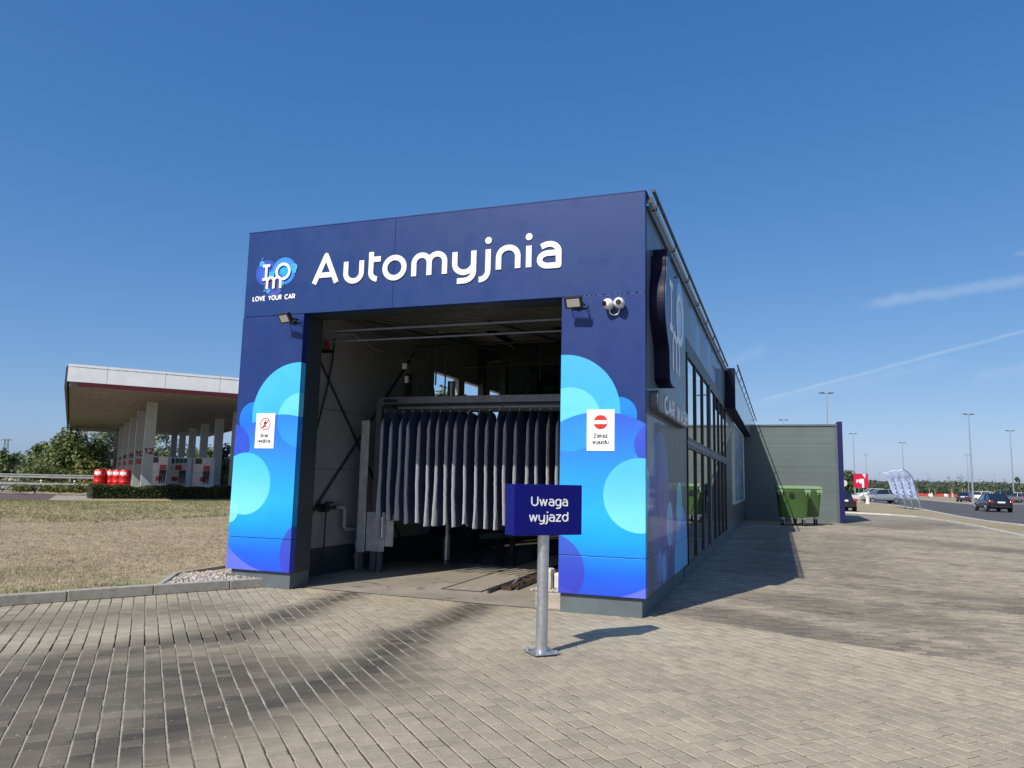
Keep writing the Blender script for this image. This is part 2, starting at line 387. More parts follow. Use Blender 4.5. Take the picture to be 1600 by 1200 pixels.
    jn = t.rng(t.noise(2.2, 3, .6, P), .5 - .2 * jl, .75 - .2 * jl, 0, 1)
    if msk is not None: jn = t.m('MAXIMUM', jn, t.m('MULTIPLY', msk, .9))
    jc = t.mix(jn, (.075, .064, .048), cs)  # dark end puts the joints' shadow into the sand colour
    spk = t.rng(t.noise(34, 2, .5, P), .69, .73, 0, .75)
    bc = t.mix(spk, bc, (.46, .43, .36))
    fresh = t.m('MULTIPLY', joint, jv) if msk is None else t.m('MULTIPLY', joint, t.m('MAXIMUM', jv, msk))
    # worn stone rims: a lighter or darker line beside the joint
    rim = t.m('MULTIPLY', t.rng(d, jw * 2.6, jw * 1.2, 0, 1, True), t.rng(t.noise(17, 3, .6, P), .45, .6, 0, .35))
    if mode == 'sheet': bc = t.mix(rim, bc, t.mix(1., bc, (.62, .6, .56), 'MULTIPLY'))
    if mode == 'sand':
        sn = t.rng(t.noise(60, 4, .8, P), .3, .7, .6, 1.3)
        t.bump(t.noise(150, 3, .7, P), .8, .004)
        return t.out(t.mix(1., jc, t.nd('ShaderNodeCombineXYZ', sn, sn, sn).outputs[0], 'MULTIPLY'), .95, 0., Specular_IOR_Level=.2)
    if mode == 'block':
        t.bump(t.m('ADD', t.m('MULTIPLY', t.noise(160, 4, .8, P), .5), t.m('MULTIPLY', t.noise(40, 3, .7, P), .6)), .8, .004)
        return t.out(bc, .9, 0., Specular_IOR_Level=.25)
    c = t.mix(fresh, bc, jc)
    hgt = t.m('ADD', t.m('MULTIPLY', t.m('SUBTRACT', 1., t.rng(d, jw * 1.7, jw * .3, 0, 1, True)), 1.), t.m('MULTIPLY', bw.outputs['Value'], .35))
    hgt = t.m('ADD', hgt, t.m('MULTIPLY', t.noise(120, 4, .7, P), .22))
    t.bump(hgt, .75, .007)
    rg = t.rng(t.noise(3, 3, .5, P), .3, .7, .72, .92)
    return t.out(c, rg, 0., Specular_IOR_Level=.25)
A45 = R(135.35)
stA = [(-4.2, 1.0, -3.95, -1.1, .22, .26, .95), (-3.95, -1.1, -3.75, -2.9, .28, .32, .95), (-3.75, -2.9, -4.3, -4.4, .42, .5, .92),
       (-2.15, .3, -2.1, -1.9, .22, .24, .95), (-2.1, -1.9, -1.75, -3.5, .34, .30, .98), (-1.75, -3.5, -2.25, -5.6, .48, .42, .98), (-2.7, -4.3, -5.2, -5.6, 1.0, .7, .88),
       (-3.2, -6.2, -7.0, -6.6, 1.4, .8, .80), (-5.2, -1.7, -7.4, -5.2, .5, .6, .55)]
MT['pave1'] = pavers('block_paving', A45, .128, .30, (.40, .338, .235), (.33, .282, .20), (.50, .44, .33), stA, jl=.35)
stB = [(.7, .9, 2.2, -.25, .5, .4, .75), (1.6, 2.5, 3.0, 1.5, .7, .6, .6), (3.2, 4.2, 5.2, 4.0, .5, .5, .55), (2.8, 2.6, 5.6, 3.4, .3, .3, .5), (5.0, 4.4, 9.5, 4.2, .22, .3, .7), (4.5, 19, 8.5, 14, .9, 1.0, .6),
       (1.4, 6.4, 1.6, 22., .8, .9, .5), (6., 27., 9., 33., 1.4, 1.6, .6), (2.6, 5., 3.6, 20, 1.0, .9, .35)]
MT['blocks1'] = pavers('paving_blocks', A45, .128, .30, (.405, .352, .255), (.325, .284, .207), (.43, .40, .33), stA, mode='block')
MT['sand1'] = pavers('joint_sand', A45, .128, .30, (.40, .338, .235), (.33, .282, .20), (.56, .51, .41), stA, jl=-.45, mode='sand')
MT['pave2'] = pavers('block_paving_bond', R(4), .10, .42, (.40, .345, .245), (.23, .205, .16), (.50, .45, .34), stB, jl=.2, jw=.005, blotch=(.5, .52, .7), dark=(.13, .115, .10))

MT['blocks2'] = pavers('paving_bricks', R(4), .10, .42, (.40, .345, .25), (.25, .222, .175), (.50, .45, .34), stB, blotch=(.5, .52, .6), mode='block', dark=(.10, .09, .075))

def asphalt(name, c, sc=60):
    t = NT(name); P = t.W(); n = t.rng(t.noise(sc, 4, .7, P), .3, .7, .75, 1.3); l = t.rng(t.noise(.25, 5, .6, P), .3, .7, .82, 1.18)
    k = t.m('MULTIPLY', n, l); t.bump(t.noise(sc * 2, 3, .6, P), .3, .004)
    return t.out(t.mix(1., c, t.nd('ShaderNodeCombineXYZ', k, k, k).outputs[0], 'MULTIPLY'), .85, 0.)
MT['asphalt'] = asphalt('asphalt', (.085, .082, .078))
MT['asphalt2'] = asphalt('worn_asphalt', (.17, .165, .155))
MT['redroad'] = asphalt('red_brown_asphalt', (.12, .082, .08))
MT['conroad'] = asphalt('concrete_road', (.33, .30, .26), 30)
MT['paint'] = simple('road_paint', (.7, .7, .68), .7, var=.2, scale=8)
def drygrass(name, a, b, c, g, gth=.52):
    t = NT(name); P = t.W()
    mp = t.nd('ShaderNodeMapping', P); mp.inputs['Rotation'].default_value = (0, 0, R(-50)); mp.inputs['Scale'].default_value = (.35, 1., 1.)
    S = mp.outputs[0]
    c0 = t.mix(t.rng(t.noise(1.2, 6, .65, S), .35, .65), a, b)
    c1 = t.mix(t.rng(t.noise(9, 5, .7, P), .42, .62), c0, c)
    gm = t.m('MULTIPLY', t.rng(t.noise(.35, 5, .65, S), gth, gth + .12, 0, .8), t.rng(t.noise(16, 3, .6, P), .35, .6))
    c2 = t.mix(gm, c1, g)
    k = t.rng(t.noise(55, 4, .75, P), .25, .75, .62, 1.35)
    c2 = t.mix(1., c2, t.nd('ShaderNodeCombineXYZ', k, k, k).outputs[0], 'MULTIPLY')
    dk_ = t.rng(t.noise(3.4, 8, .8, P), .53, .62, 0, .62); c2 = t.mix(dk_, c2, t.mix(1., c2, (.52, .5, .46), 'MULTIPLY'))
    t.bump(t.m('ADD', t.noise(22, 5, .75, P), t.m('MULTIPLY', t.noise(3., 4, .6, P), 2.)), .8, .03)
    return t.out(c2, .95, 0.)
MT['drygrass'] = drygrass('dry_grass_soil', (.44, .345, .215), (.56, .45, .29), (.25, .195, .12), (.22, .22, .08), .49)
MT['verge'] = drygrass('dry_verge', (.38, .30, .18), (.46, .37, .23), (.26, .21, .13), (.19, .19, .07), .50)
MT['field'] = drygrass('far_field', (.42, .34, .18), (.36, .30, .16), (.30, .26, .15), (.14, .15, .06), .6)
def leafmat(name, c1, c2):
    t = NT(name); P = t.P(); n = t.nd('ShaderNodeNewGeometry').outputs['Random Per Island']
    c = t.mix(n, c1, c2); k = t.rng(t.noise(.6, 3, .5, P), .35, .65, .75, 1.3)
    c = t.mix(1., c, t.nd('ShaderNodeCombineXYZ', k, k, k).outputs[0], 'MULTIPLY')
    m = t.out(c, .6, 0.)
    tl = t.nd('ShaderNodeBsdfTranslucent', c); mx = t.nd('ShaderNodeMixShader', .28, t.b.outputs[0], tl.outputs[0])
    t.t.links.new(mx.outputs[0], t.t.nodes['Material Output'].inputs[0]); return m
LEAF = [leafmat('leaf_mid', (.07, .11, .03), (.15, .19, .06)), leafmat('leaf_grey', (.13, .16, .10), (.24, .27, .18)), leafmat('leaf_dark', (.04, .07, .028), (.09, .125, .05)),
        leafmat('leaf_yellow', (.13, .15, .04), (.19, .20, .06))]
LEAF.append(leafmat('leaf_hazed', (.075, .10, .065), (.12, .145, .09)))  # distance haze is put into this leaf colour
MT['bark'] = simple('bark', (.09, .07, .05), .9, bump=.4)
MT['hedge'] = leafmat('hedge_leaf', (.035, .05, .015), (.10, .115, .04))
MT['straw'] = leafmat('straw', (.24, .19, .115), (.58, .47, .30))
MT['grassblade'] = leafmat('grass_blade', (.15, .175, .055), (.33, .33, .13))

# ------------------------------------------------------------------ ground
def sheet(name, pts, z, mat, kind='structure', thick=None):
    m = MB(); m.add([(p[0], p[1], z) for p in pts], [tuple(range(len(pts)))])
    o = m.build(name, mat); me = o.data
    if me.polygons[0].normal.z < 0: me.flip_normals()
    return tag(o, kind=kind)
def SD(lat, dep): p = CAMP + rt * lat + fw * dep; return p.x, p.y
m = MB(); lats = [-2500, -900, -400, -250, -160, -110, -80, -60, -45, -30, -20, -10, 0, 10, 20, 40, 80, 150, 300, 800, 2500]
deps = [-300, -60, -20, 0, 10, 20, 40, 55, 60, 64, 68, 72, 80, 100, 140, 200, 300, 500, 1000, 2500, 6000]
def hgt(lat, dep):
    a = min(1, max(0, (dep - 53) / 9)); a = a * a * (3 - 2 * a); b = min(1, max(0, (-lat - 10) / 20))
    cut = 1. if not (-62 < lat < -8 and dep < 95) else max(0., min(1., (-lat - 42) / 12 if dep < 95 else 1))
    return -.04 + .62 * a * b * cut
vs = []; fs = []
for j, dp in enumerate(deps):
    for i, la in enumerate(lats): x, y = SD(la, dp); vs.append((x, y, hgt(la, dp)))
nl = len(lats)
for j in range(len(deps) - 1):
    for i in range(nl - 1): fs.append((j * nl + i, j * nl + i + 1, (j + 1) * nl + i + 1, (j + 1) * nl + i))
m.add(vs, fs); tag(m.build('ground', MT['field']), kind='structure')

seam = [(-.02, .50), (.65, .23), (1.24, -.08), (2.02, -.42), (2.59, -.62), (3.13, -.78), (3.61, -.93), (6., -2.2), (10, -5.), (16, -10)]
kl = [(-30, -42), (-7.16, -2.66), (-5.53, .11)]
pv1 = [(-30, -42), (-12, -11.2), (-7.16, -2.68), (-5.45, .14), (-5.4, .25), (-.02, .18)] + seam + [(30, -12), (30, -42)]
sheet('pavement', pv1, -.014, MT['pave1'])
p2 = [(-.02, .18)] + seam + [(30, -12), (16, 6), (11.5, 14.), (10.2, 18.5), (9.75, 22.5), (9.9, 29.6), (9.7, 36), (9.2, 41), (8.2, 43.5), (5.2, 46), (4.6, 60), (-1, 60), (-1, 1)]
sheet('side_pavement', p2, -.0060, MT['pave2'])
sheet('joint_sand', [(-13, -9.5), (-13, -11.8), (-7.16, -2.68), (-5.45, .14), (-5.4, .25), (-.02, .30)] + seam[1:9] + [(10, -9.5)], -.0050, MT['sand1'])
def seam_y(x):
    for i in range(len(seam) - 1):
        if seam[i][0] <= x <= seam[i + 1][0]: return seam[i][1] + (seam[i + 1][1] - seam[i][1]) * (x - seam[i][0]) / (seam[i + 1][0] - seam[i][0])
    return .5 if x < 0 else -10
def clip(poly, p, n):
    o = []
    for i in range(len(poly)):
        a_, b_ = poly[i], poly[(i + 1) % len(poly)]; da, db = (a_ - p).dot(n), (b_ - p).dot(n)
        if da <= 0: o.append(a_)
        if (da < 0) != (db < 0) and abs(da - db) > 1e-9: o.append(a_ + (b_ - a_) * (da / (da - db)))
    return o
def block(m, poly, z, tilt, ch=.006):
    n = len(poly)
    if n < 3: return
    c = sum(poly, Vector((0, 0))) / n; k = len(m.v); r = sum((p - c).length for p in poly) / n
    if r < .03: return
    f = 1 - ch / (r * .7)
    for sc, dz in ((f, 0), (1, -.0045), (1, -.016)):
        for p in poly: q = c + (p - c) * sc; m.v.append((q.x, q.y, z + dz + (q - c).dot(tilt) * (1 if dz > -.01 else 0)))
    m.f.append(tuple(range(k, k + n)))
    for L_ in (0, 1):
        for i in range(n): m.f.append((k + L_ * n + i, k + (L_ + 1) * n + i, k + (L_ + 1) * n + (i + 1) % n, k + L_ * n + (i + 1) % n))
def lay(name, ang, roww, lens, gap_r, gap_t, inside, side, mat, seed, bounds, jit=.0010, bond=False):
    r = random.Random(seed); u = Vector((math.cos(ang), math.sin(ang))); v = Vector((-u.y, u.x)); m = MB()
    cs = [Vector(p) for p in bounds]; umin, umax = min(p.dot(u) for p in cs), max(p.dot(u) for p in cs); vmin, vmax = min(p.dot(v) for p in cs), max(p.dot(v) for p in cs)
    j0 = int(vmin // roww)
    for j in range(j0, int(vmax // roww) + 1):
        x = umin - r.random() * .3 if not bond else umin + (j % 2) * lens[0] * .5
        drift = .0
        while x < umax:
            L = r.choice(lens) + (r.uniform(-.003, .003) if not bond else 0); c = u * (x + L / 2) + v * ((j + .5) * roww)
            if inside(c):
                hw, hl = (roww - gap_r) / 2, (L - gap_t) / 2; a_ = r.gauss(0, .008); uu = Vector((u.x * math.cos(a_) - u.y * math.sin(a_), u.x * math.sin(a_) + u.y * math.cos(a_))); vv = Vector((-uu.y, uu.x))
                c2 = c + u * r.gauss(0, .0010) + v * r.gauss(0, .0012)
                q = [c2 - uu * hl - vv * hw, c2 + uu * hl - vv * hw, c2 + uu * hl + vv * hw, c2 - uu * hl + vv * hw]
                sx = c.x; e = .05; y0, y1 = seam_y(sx - e), seam_y(sx + e); d_ = Vector((2 * e, y1 - y0)).normalized(); nn = Vector((-d_.y, d_.x))
                if c.x > -.1: q = clip(q, Vector((sx, (y0 + y1) / 2)) - nn * side * .004, nn * side)
                block(m, q, max(-.0012, min(.0022, r.gauss(0, jit))), Vector((r.gauss(0, .007), r.gauss(0, .007))))
            x += L
    return tag(m.build(name, mat, fix=False), kind='structure')
def in1(c):
    if c.x < -13 or c.y < -9.5 or c.x > 9.5 or c.y > .45: return False
    if (c.x - a1.x) * dk1.y - (c.y - a1.y) * dk1.x < -.12: return False
    if c.x > -.05 and c.y > seam_y(c.x) + .12: return False
    return c.x < 0 or (c - Vector((1.5, -9.2))).dot(Vector((.55, .83))) > -1
a1 = Vector((-7.16, -2.66)); dk1 = Vector((.514, .858))
lay('paving_blocks', A45, .128, [.098, .128, .128, .158, .19], .0085, .0062, in1, 1, MT['blocks1'], 41, [(-13, -9.5), (9.5, -9.5), (9.5, .5), (-13, .5)])
def in2(c):
    if c.x < -.0 or c.y > 27 or c.y < seam_y(c.x) - .15: return False
    return c.x < min(10.2, 7 + c.y * .8)
lay('paving_bricks', R(4), .10, [.20], .0055, .0055, in2, -1, MT['blocks2'], 42, [(0, -8), (13, -8), (13, 27), (0, 27)], bond=True)
# concrete slab inside and at the threshold
t = NT('wet_concrete'); P = t.W(); wet = t.rng(t.noise(.8, 4, .6, P), .42, .6)
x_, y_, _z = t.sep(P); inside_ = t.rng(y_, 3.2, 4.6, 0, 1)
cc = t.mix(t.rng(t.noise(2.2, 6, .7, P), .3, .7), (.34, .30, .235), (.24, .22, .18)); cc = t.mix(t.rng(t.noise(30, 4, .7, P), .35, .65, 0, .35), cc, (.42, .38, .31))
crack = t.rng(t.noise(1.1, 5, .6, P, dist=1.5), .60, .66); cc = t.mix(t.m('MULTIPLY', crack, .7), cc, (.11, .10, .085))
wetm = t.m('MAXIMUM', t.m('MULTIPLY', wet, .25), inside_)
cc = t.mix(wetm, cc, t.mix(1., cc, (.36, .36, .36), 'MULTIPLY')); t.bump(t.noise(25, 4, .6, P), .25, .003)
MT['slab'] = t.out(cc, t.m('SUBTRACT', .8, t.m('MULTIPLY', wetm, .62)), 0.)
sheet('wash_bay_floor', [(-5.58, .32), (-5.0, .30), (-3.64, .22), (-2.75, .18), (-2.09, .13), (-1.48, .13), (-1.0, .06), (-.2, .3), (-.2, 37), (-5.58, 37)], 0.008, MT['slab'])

# grass on the left, raised behind the kerb
ge = [(-30.08, -42), (-12.1, -11.2), (-7.20, -2.60), (-6.36, -1.18), (-6.98, -.12), (-7.05, 1.02), (-5.9, 2.2), (-5.8, 60), (-28, 60)]
hl = [(-22.5, 41.), (-31.23, 29.9), (-35.0, 23.3), (-38.9, 19.2), (-60, -8), (-90, -42)]
sheet('grass_field', ge + hl, .10, MT['drygrass'])
# kerb stones
kerb = thing('kerb', 'long grey concrete kerb between the paved forecourt and the dry grass', 'kerb')
a = Vector((-7.16, -2.66, 0)); b = Vector((-5.50, .12, 0)); dk = (b - a).normalized(); nk = Vector((-dk.y, dk.x, 0)) * .11
q = b.copy(); first = True
for i in range(14):
    L = 1.0 if i else .55; e = q - dk * (L - .008)
    MB().hexa([q, q + nk, e + nk, e], [Vector((p.x, p.y, .13 + .003 * (i % 3))) for p in (q, q + nk, e + nk, e)]).build('kerb_stone', MT['concrete'], kerb, bevel=.012)
    q = q - dk * L
bk = [(-6.30, -1.10), (-6.96, -.12), (-7.03, .99)]
for (p, r_) in ((bk[0], bk[1]), (bk[1], bk[2])):
    m = MB(); m.beam((p[0], p[1], .07), (r_[0], r_[1], .07), .07, .145); m.build('edging_strip', MT['concrete'], kerb, bevel=.008)
# pebbles in the bed
sheet('pebble_bed', [(-5.58, .12), (-6.34, -1.16), (-6.95, -.1), (-7.0, 1.0), (-5.9, 2.1)], .094, MT['drygrass'])
m = MB(); rnd = random.Random(3)
for i in range(1500):
    u, v = rnd.random(), rnd.random(); p = Vector((-6.30, -1.02, 0)) * (1 - u) * (1 - v) + Vector((-6.90, -.02, 0)) * (1 - u) * v + Vector((-5.66, .03, 0)) * u * (1 - v) + Vector((-6.5, 1.2, 0)) * u * v
    r = rnd.uniform(.014, .034); vs = []
    base = Vector((p.x, p.y, .10 + rnd.random() * .055 * (1 - abs(v - .45)))); rot = Matrix.Rotation(rnd.random() * 6, 3, 'Z')
    o_ = [(1, 0, 0), (.3, .9, 0), (-.7, .6, 0), (-.9, -.4, 0), (.1, -.9, 0), (0, 0, .8), (0, 0, -.8)]
    vs = [base + rot @ Vector((a_ * r * rnd.uniform(.8, 1.3), b_ * r * rnd.uniform(.7, 1.1), c_ * r)) for a_, b_, c_ in o_]
    m.add(vs, [(i_, (i_ + 1) % 5, 5) for i_ in range(5)] + [((i_ + 1) % 5, i_, 6) for i_ in range(5)])
t = NT('pebbles'); n_ = t.nd('ShaderNodeNewGeometry').outputs['Random Per Island']; MT['pebble'] = t.out(t.mix(n_, (.55, .52, .46), (.30, .23, .17)), .8, 0.)
tag(m.build('pebbles', MT['pebble']), 'heap of pale pebbles filling the kerbed bed beside the left pillar', 'pebbles', kind='stuff')

# dry grass tufts
def tufts(name, n, region, mat, h0, h1, seed, label, ground=.1):
    rnd = random.Random(seed); m = MB()
    for i in range(n):
        x, y = region(rnd); h = rnd.uniform(h0, h1)
        for k in range(rnd.choice((3, 4, 5))):
            a_ = rnd.random() * 6.28; w = h * .12; lx, ly = math.cos(a_) * h * rnd.uniform(.3, 1.1), math.sin(a_) * h * rnd.uniform(.3, 1.1)
            ox, oy = rnd.uniform(-.04, .04), rnd.uniform(-.04, .04)
            m.v += [(x + ox - w * math.sin(a_), y + oy + w * math.cos(a_), ground), (x + ox + w * math.sin(a_), y + oy - w * math.cos(a_), ground), (x + ox + lx, y + oy + ly, ground + h)]
            b_ = len(m.v); m.f.append((b_ - 3, b_ - 2, b_ - 1))
    return tag(m.build(name, mat, fix=False), label, 'grass', kind='stuff')
def reg_near(r):
    while True:
        d = 5.5 + 29 * r.random() ** 1.25; px = r.uniform(-60, 385); p = D(px, d)
        # keep right of nothing but left of the kerb line
        s_ = (p.x - a.x) * dk.y - (p.y - a.y) * dk.x
        if s_ < -.18 and not (p.x > -7.15 and p.y > -1.3) : return p.x, p.y
tufts('dry_grass_tufts', 22000, reg_near, MT['straw'], .010, .045, 11, 'short straw coloured tufts scattered over the bare field left of the car wash')
def reg_kerb(r):
    f = r.random(); q = Vector((-12, -10.9, 0)).lerp(Vector((-6.4, -1.2, 0)), f); off = .12 + abs(r.gauss(0, .25)); return q.x - .858 * off, q.y + .514 * off
tufts('kerb_grass_tufts', 500, reg_kerb, MT['grassblade'], .02, .07, 13, 'tufts of taller grass growing along the back of the kerb')
def reg_far(r):
    px = r.uniform(-80, 375); d = 38.2 - 16 * r.random() ** 1.7 + max(0, (px - 150)) * .025; p = D(px, d); return p.x, p.y
tufts('green_grass_tufts', 9000, reg_far, MT['grassblade'], .03, .09, 12, 'green and yellow grass growing along the foot of the hedge')

# ------------------------------------------------------------------ stroke lettering
def arc(cx, cy, rx, ry, a0, a1, n=12): return [(cx + rx * math.cos(R(a0 + (a1 - a0) * i / n)), cy + ry * math.sin(R(a0 + (a1 - a0) * i / n))) for i in range(n + 1)]
def glyph(ch):
    """centre-line strokes, x-height 1; returns (advance, strokes, dots)"""
    ub = [[(0, 1), (0, .40)] + arc(.39, .40, .39, .40, 180, 360) + [(.78, 1)]]
    g = {
        'A': (1.14, [[(0, 0), (.57, 1.42), (1.14, 0)], [(.2, .42), (.94, .42)]], []),
        'u': (.78, ub, []),
        't': (.22, [[(0, 1.38), (0, .36)] + arc(.36, .36, .36, .36, 180, 262), [(0, 1), (.46, 1)]], []),
        'o': (.92, [arc(.46, .5, .46, .5, 0, 360, 28)], []),
        'm': (1.42, [[(0, 0), (0, .62)] + arc(.355, .62, .355, .38, 180, 0) + [(.71, 0)], [(.71, .62)] + arc(1.065, .62, .355, .38, 180, 0) + [(1.42, 0)]], []),
        'n': (.82, [[(0, 0), (0, .58)] + arc(.41, .58, .41, .42, 180, 0) + [(.82, 0)]], []),
        'y': (.84, [[(0, 1), (0, .42)] + arc(.42, .42, .42, .42, 180, 360), [(.84, 1), (.84, 0)] + arc(.42, 0, .42, .40, 0, -90) + [(.12, -.40)]], []),
        'j': (.17, [[(.17, 1), (.17, 0)] + arc(-.17, 0, .34, .40, 0, -90) + [(-.22, -.40)]], [(.17, 1.42)]),
        'i': (.0, [[(0, 0), (0, 1)]], [(0, 1.42)]),
        'a': (.78, [[(.06, .90)] + arc(.38, .62, .40, .38, 115, 0) + [(.78, 0), (.34, 0)] + arc(.34, .29, .34, .29, 270, 90) + [(.78, .58)]], []),
        'U': (1.02, [[(0, 1.4), (0, .5)] + arc(.51, .5, .51, .5, 180, 360) + [(1.02, 1.4)]], []),
        'w': (1.2, [[(0, 1), (.3, 0), (.6, .95), (.9, 0), (1.2, 1)]], []),
        'g': (.86, [arc(.43, .5, .43, .5, 0, 360, 24), [(.86, 1), (.86, 0)] + arc(.43, 0, .43, .42, 0, -90) + [(.1, -.42)]], []),
        'z': (.72, [[(0, 1), (.72, 1), (0, 0), (.74, 0)]], []),
        'd': (.86, [arc(.43, .5, .43, .5, 0, 360, 24), [(.86, 1.45), (.86, 0)]], []),
        'Z': (.95, [[(0, 1.4), (.92, 1.4), (0, 0), (.95, 0)]], []),
        'k': (.66, [[(0, 0), (0, 1.45)], [(.62, 1), (.03, .42)], [(.22, .58), (.68, 0)]], []),
        'B': (.85, [[(0, 0), (0, 1.4), (.42, 1.4)] + arc(.42, 1.07, .33, .33, 90, -90) + [(.0, .74)], [(.42, .74)] + arc(.44, .37, .40, .37, 90, -90) + [(0, 0)]], []),
        'r': (.40, [[(0, 0), (0, .6)] + arc(.38, .6, .38, .4, 180, 95)], []),
        'e': (.86, [[(.04, .52), (.84, .52)] + arc(.43, .5, .42, .5, 4, 325, 22)], []),
        'ę': (.86, [[(.04, .52), (.84, .52)] + arc(.43, .5, .42, .5, 4, 325, 22), [(.62, .0)] + arc(.72, -.16, .16, .16, 130, 290, 8)], []),
        's': (.62, [arc(.31, .74, .29, .26, 35, 250, 12) + arc(.31, .25, .30, .25, 75, -150, 12)], []),
        'ś': (.62, [arc(.31, .74, .29, .26, 35, 250, 12) + arc(.31, .25, .30, .25, 75, -150, 12), [(.28, 1.25), (.45, 1.5)]], []),
        'c': (.74, [arc(.45, .5, .45, .5, 45, 315, 20)], []),
        'L': (.62, [[(0, 1.4), (0, 0), (.62, 0)]], []), 'O': (1.2, [arc(.6, .7, .6, .7, 0, 360, 28)], []),
        'V': (1.05, [[(0, 1.4), (.52, 0), (1.05, 1.4)]], []), 'E': (.66, [[(.66, 1.4), (0, 1.4), (0, 0), (.66, 0)], [(0, .72), (.58, .72)]], []),
        'Y': (1.0, [[(0, 1.4), (.5, .65), (1.0, 1.4)], [(.5, .65), (.5, 0)]], []), 'R': (.82, [[(0, 0), (0, 1.4), (.42, 1.4)] + arc(.42, 1.02, .36, .38, 90, -90) + [(0, .64)], [(.42, .64), (.82, 0)]], []),
        'C': (1.02, [arc(.62, .7, .62, .7, 48, 312, 24)], []), 'W': (1.5, [[(0, 1.4), (.38, 0), (.75, 1.3), (1.12, 0), (1.5, 1.4)]], []),
        'S': (.78, [arc(.39, 1.04, .37, .36, 35, 250, 12) + arc(.39, .35, .39, .35, 75, -150, 12)], []), 'H': (.92, [[(0, 0), (0, 1.4)], [(.92, 0), (.92, 1.4)], [(0, .72), (.92, .72)]], []),
        'I': (.7, [[(.35, 0), (.35, 1.4)], [(0, 1.4), (.7, 1.4)], [(0, 0), (.7, 0)]], []), 'M': (0, [], []), ' ': (.35, [], []),
        '0': (.8, [arc(.4, .7, .4, .7, 0, 360, 24)], []), '1': (.42, [[(.0, 1.1), (.42, 1.4), (.42, 0)]], []),
        '2': (.8, [arc(.4, 1.0, .38, .4, 165, -20, 12) + [(0, 0), (.82, 0)]], []), '4': (.85, [[(.62, 0), (.62, 1.4), (0, .42), (.85, .42)]], []),
        '6': (.8, [arc(.4, .42, .4, .42, 0, 360, 20), [(.0, .42)] + arc(.44, .75, .44, .65, 180, 60, 10)], []),
        '8': (.8, [arc(.4, .38, .4, .38, 0, 360, 20), arc(.4, 1.06, .34, .34, 0, 360, 20)], []),
    }
    return g[ch]
def stroke_mesh(mb, strokes, dots, sw, ux, uz, x0, z0, depth, tf, k0=0, sq=1.0):
    """ribbons of width sw with bent corners; each a slab a hair thicker than the last so no two faces coincide"""
    k = k0
    def slab(poly):
        nonlocal k
        d = depth + .00035 * (k % 9) + 0.00004 * (k % 31); k += 1
        mb.hexa([tf(p[0], 0.0, p[1]) for p in poly], [tf(p[0], -d, p[1]) for p in poly])
    for st in strokes:
        pts = [Vector((x0 + p[0] * ux, z0 + p[1] * uz)) for p in st]
        # split at sharp corners
        segs = [[pts[0]]]
        for i in range(1, len(pts)):
            segs[-1].append(pts[i])
            if i < len(pts) - 1:
                d1 = (pts[i] - pts[i - 1]).normalized(); d2 = (pts[i + 1] - pts[i]).normalized()
                if d1.dot(d2) < .75:
                    segs.append([pts[i]]); c = pts[i]
                    slab([c + Vector((math.cos(a_ * math.pi / 6), math.sin(a_ * math.pi / 6))) * sw / 2 for a_ in range(12)])
        for sg in segs:
            L_, R_ = [], []
            closed = (sg[0] - sg[-1]).length < 1e-5
            for i, p in enumerate(sg):
                if closed: d = (sg[(i + 1) % (len(sg) - 1)] - sg[(i - 1) % (len(sg) - 1)]).normalized()
                else: d = (sg[min(i + 1, len(sg) - 1)] - sg[max(i - 1, 0)]).normalized()
                n_ = Vector((-d.y, d.x)) * sw / 2; L_.append(p + n_); R_.append(p - n_)
            d = depth + .00035 * (k % 9) + 0.00004 * (k % 31); k += 1; vs = []; fs = []
            for i in range(len(sg)):
                vs += [tf(L_[i].x, 0, L_[i].y), tf(R_[i].x, 0, R_[i].y), tf(R_[i].x, -d, R_[i].y), tf(L_[i].x, -d, L_[i].y)]
            for i in range(len(sg) - 1):
                A_, B_ = i * 4, i * 4 + 4
                for j in range(4): fs.append((A_ + j, A_ + (j + 1) % 4, B_ + (j + 1) % 4, B_ + j))
            if not closed: fs += [(0, 1, 2, 3), (len(vs) - 4, len(vs) - 3, len(vs) - 2, len(vs) - 1)]
            mb.add(vs, fs)
    for dpt in dots:
        c = Vector((x0 + dpt[0] * ux, z0 + dpt[1] * uz)); slab([c + Vector((math.cos(a_ * math.pi / 10), math.sin(a_ * math.pi / 10))) * sw * .62 for a_ in range(20)])
    return k
def text_width(s, gap): return sum(glyph(c)[0] for c in s) + gap * (len(s) - 1)
def lettering(s, x0, x1, zb, xh, sw, depth, tf, gap=.36, per=None):
    """fit text between x0 and x1; zb baseline; xh outer x-height. returns MB, or calls per(char, MB)"""
    uz = xh - sw; w = text_width(s, gap); ux = (x1 - x0 - sw) / w; x = x0 + sw / 2; mb = MB(); k = 0
    for c in s:
        adv, st, dt = glyph(c)
        tgt = MB() if per else mb
        k = stroke_mesh(tgt, st, dt, sw, ux, uz, x, zb + sw / 2, depth, tf, k)
        if per and st: per(c, tgt)
        x += (adv + gap) * ux
    return mb
XZ = lambda y0: (lambda x, d, z: (x, y0 + d, z))      # faces -y
YZ = lambda xx: (lambda u, d, z: (xx - d, u, z))      # faces +x

# ------------------------------------------------------------------ the car wash building
H = 5.33
wash = thing('car_wash_building', 'long car wash hall with navy portal printed with blue bubbles and glazed side wall', 'car wash')
TF = .12   # cladding depth
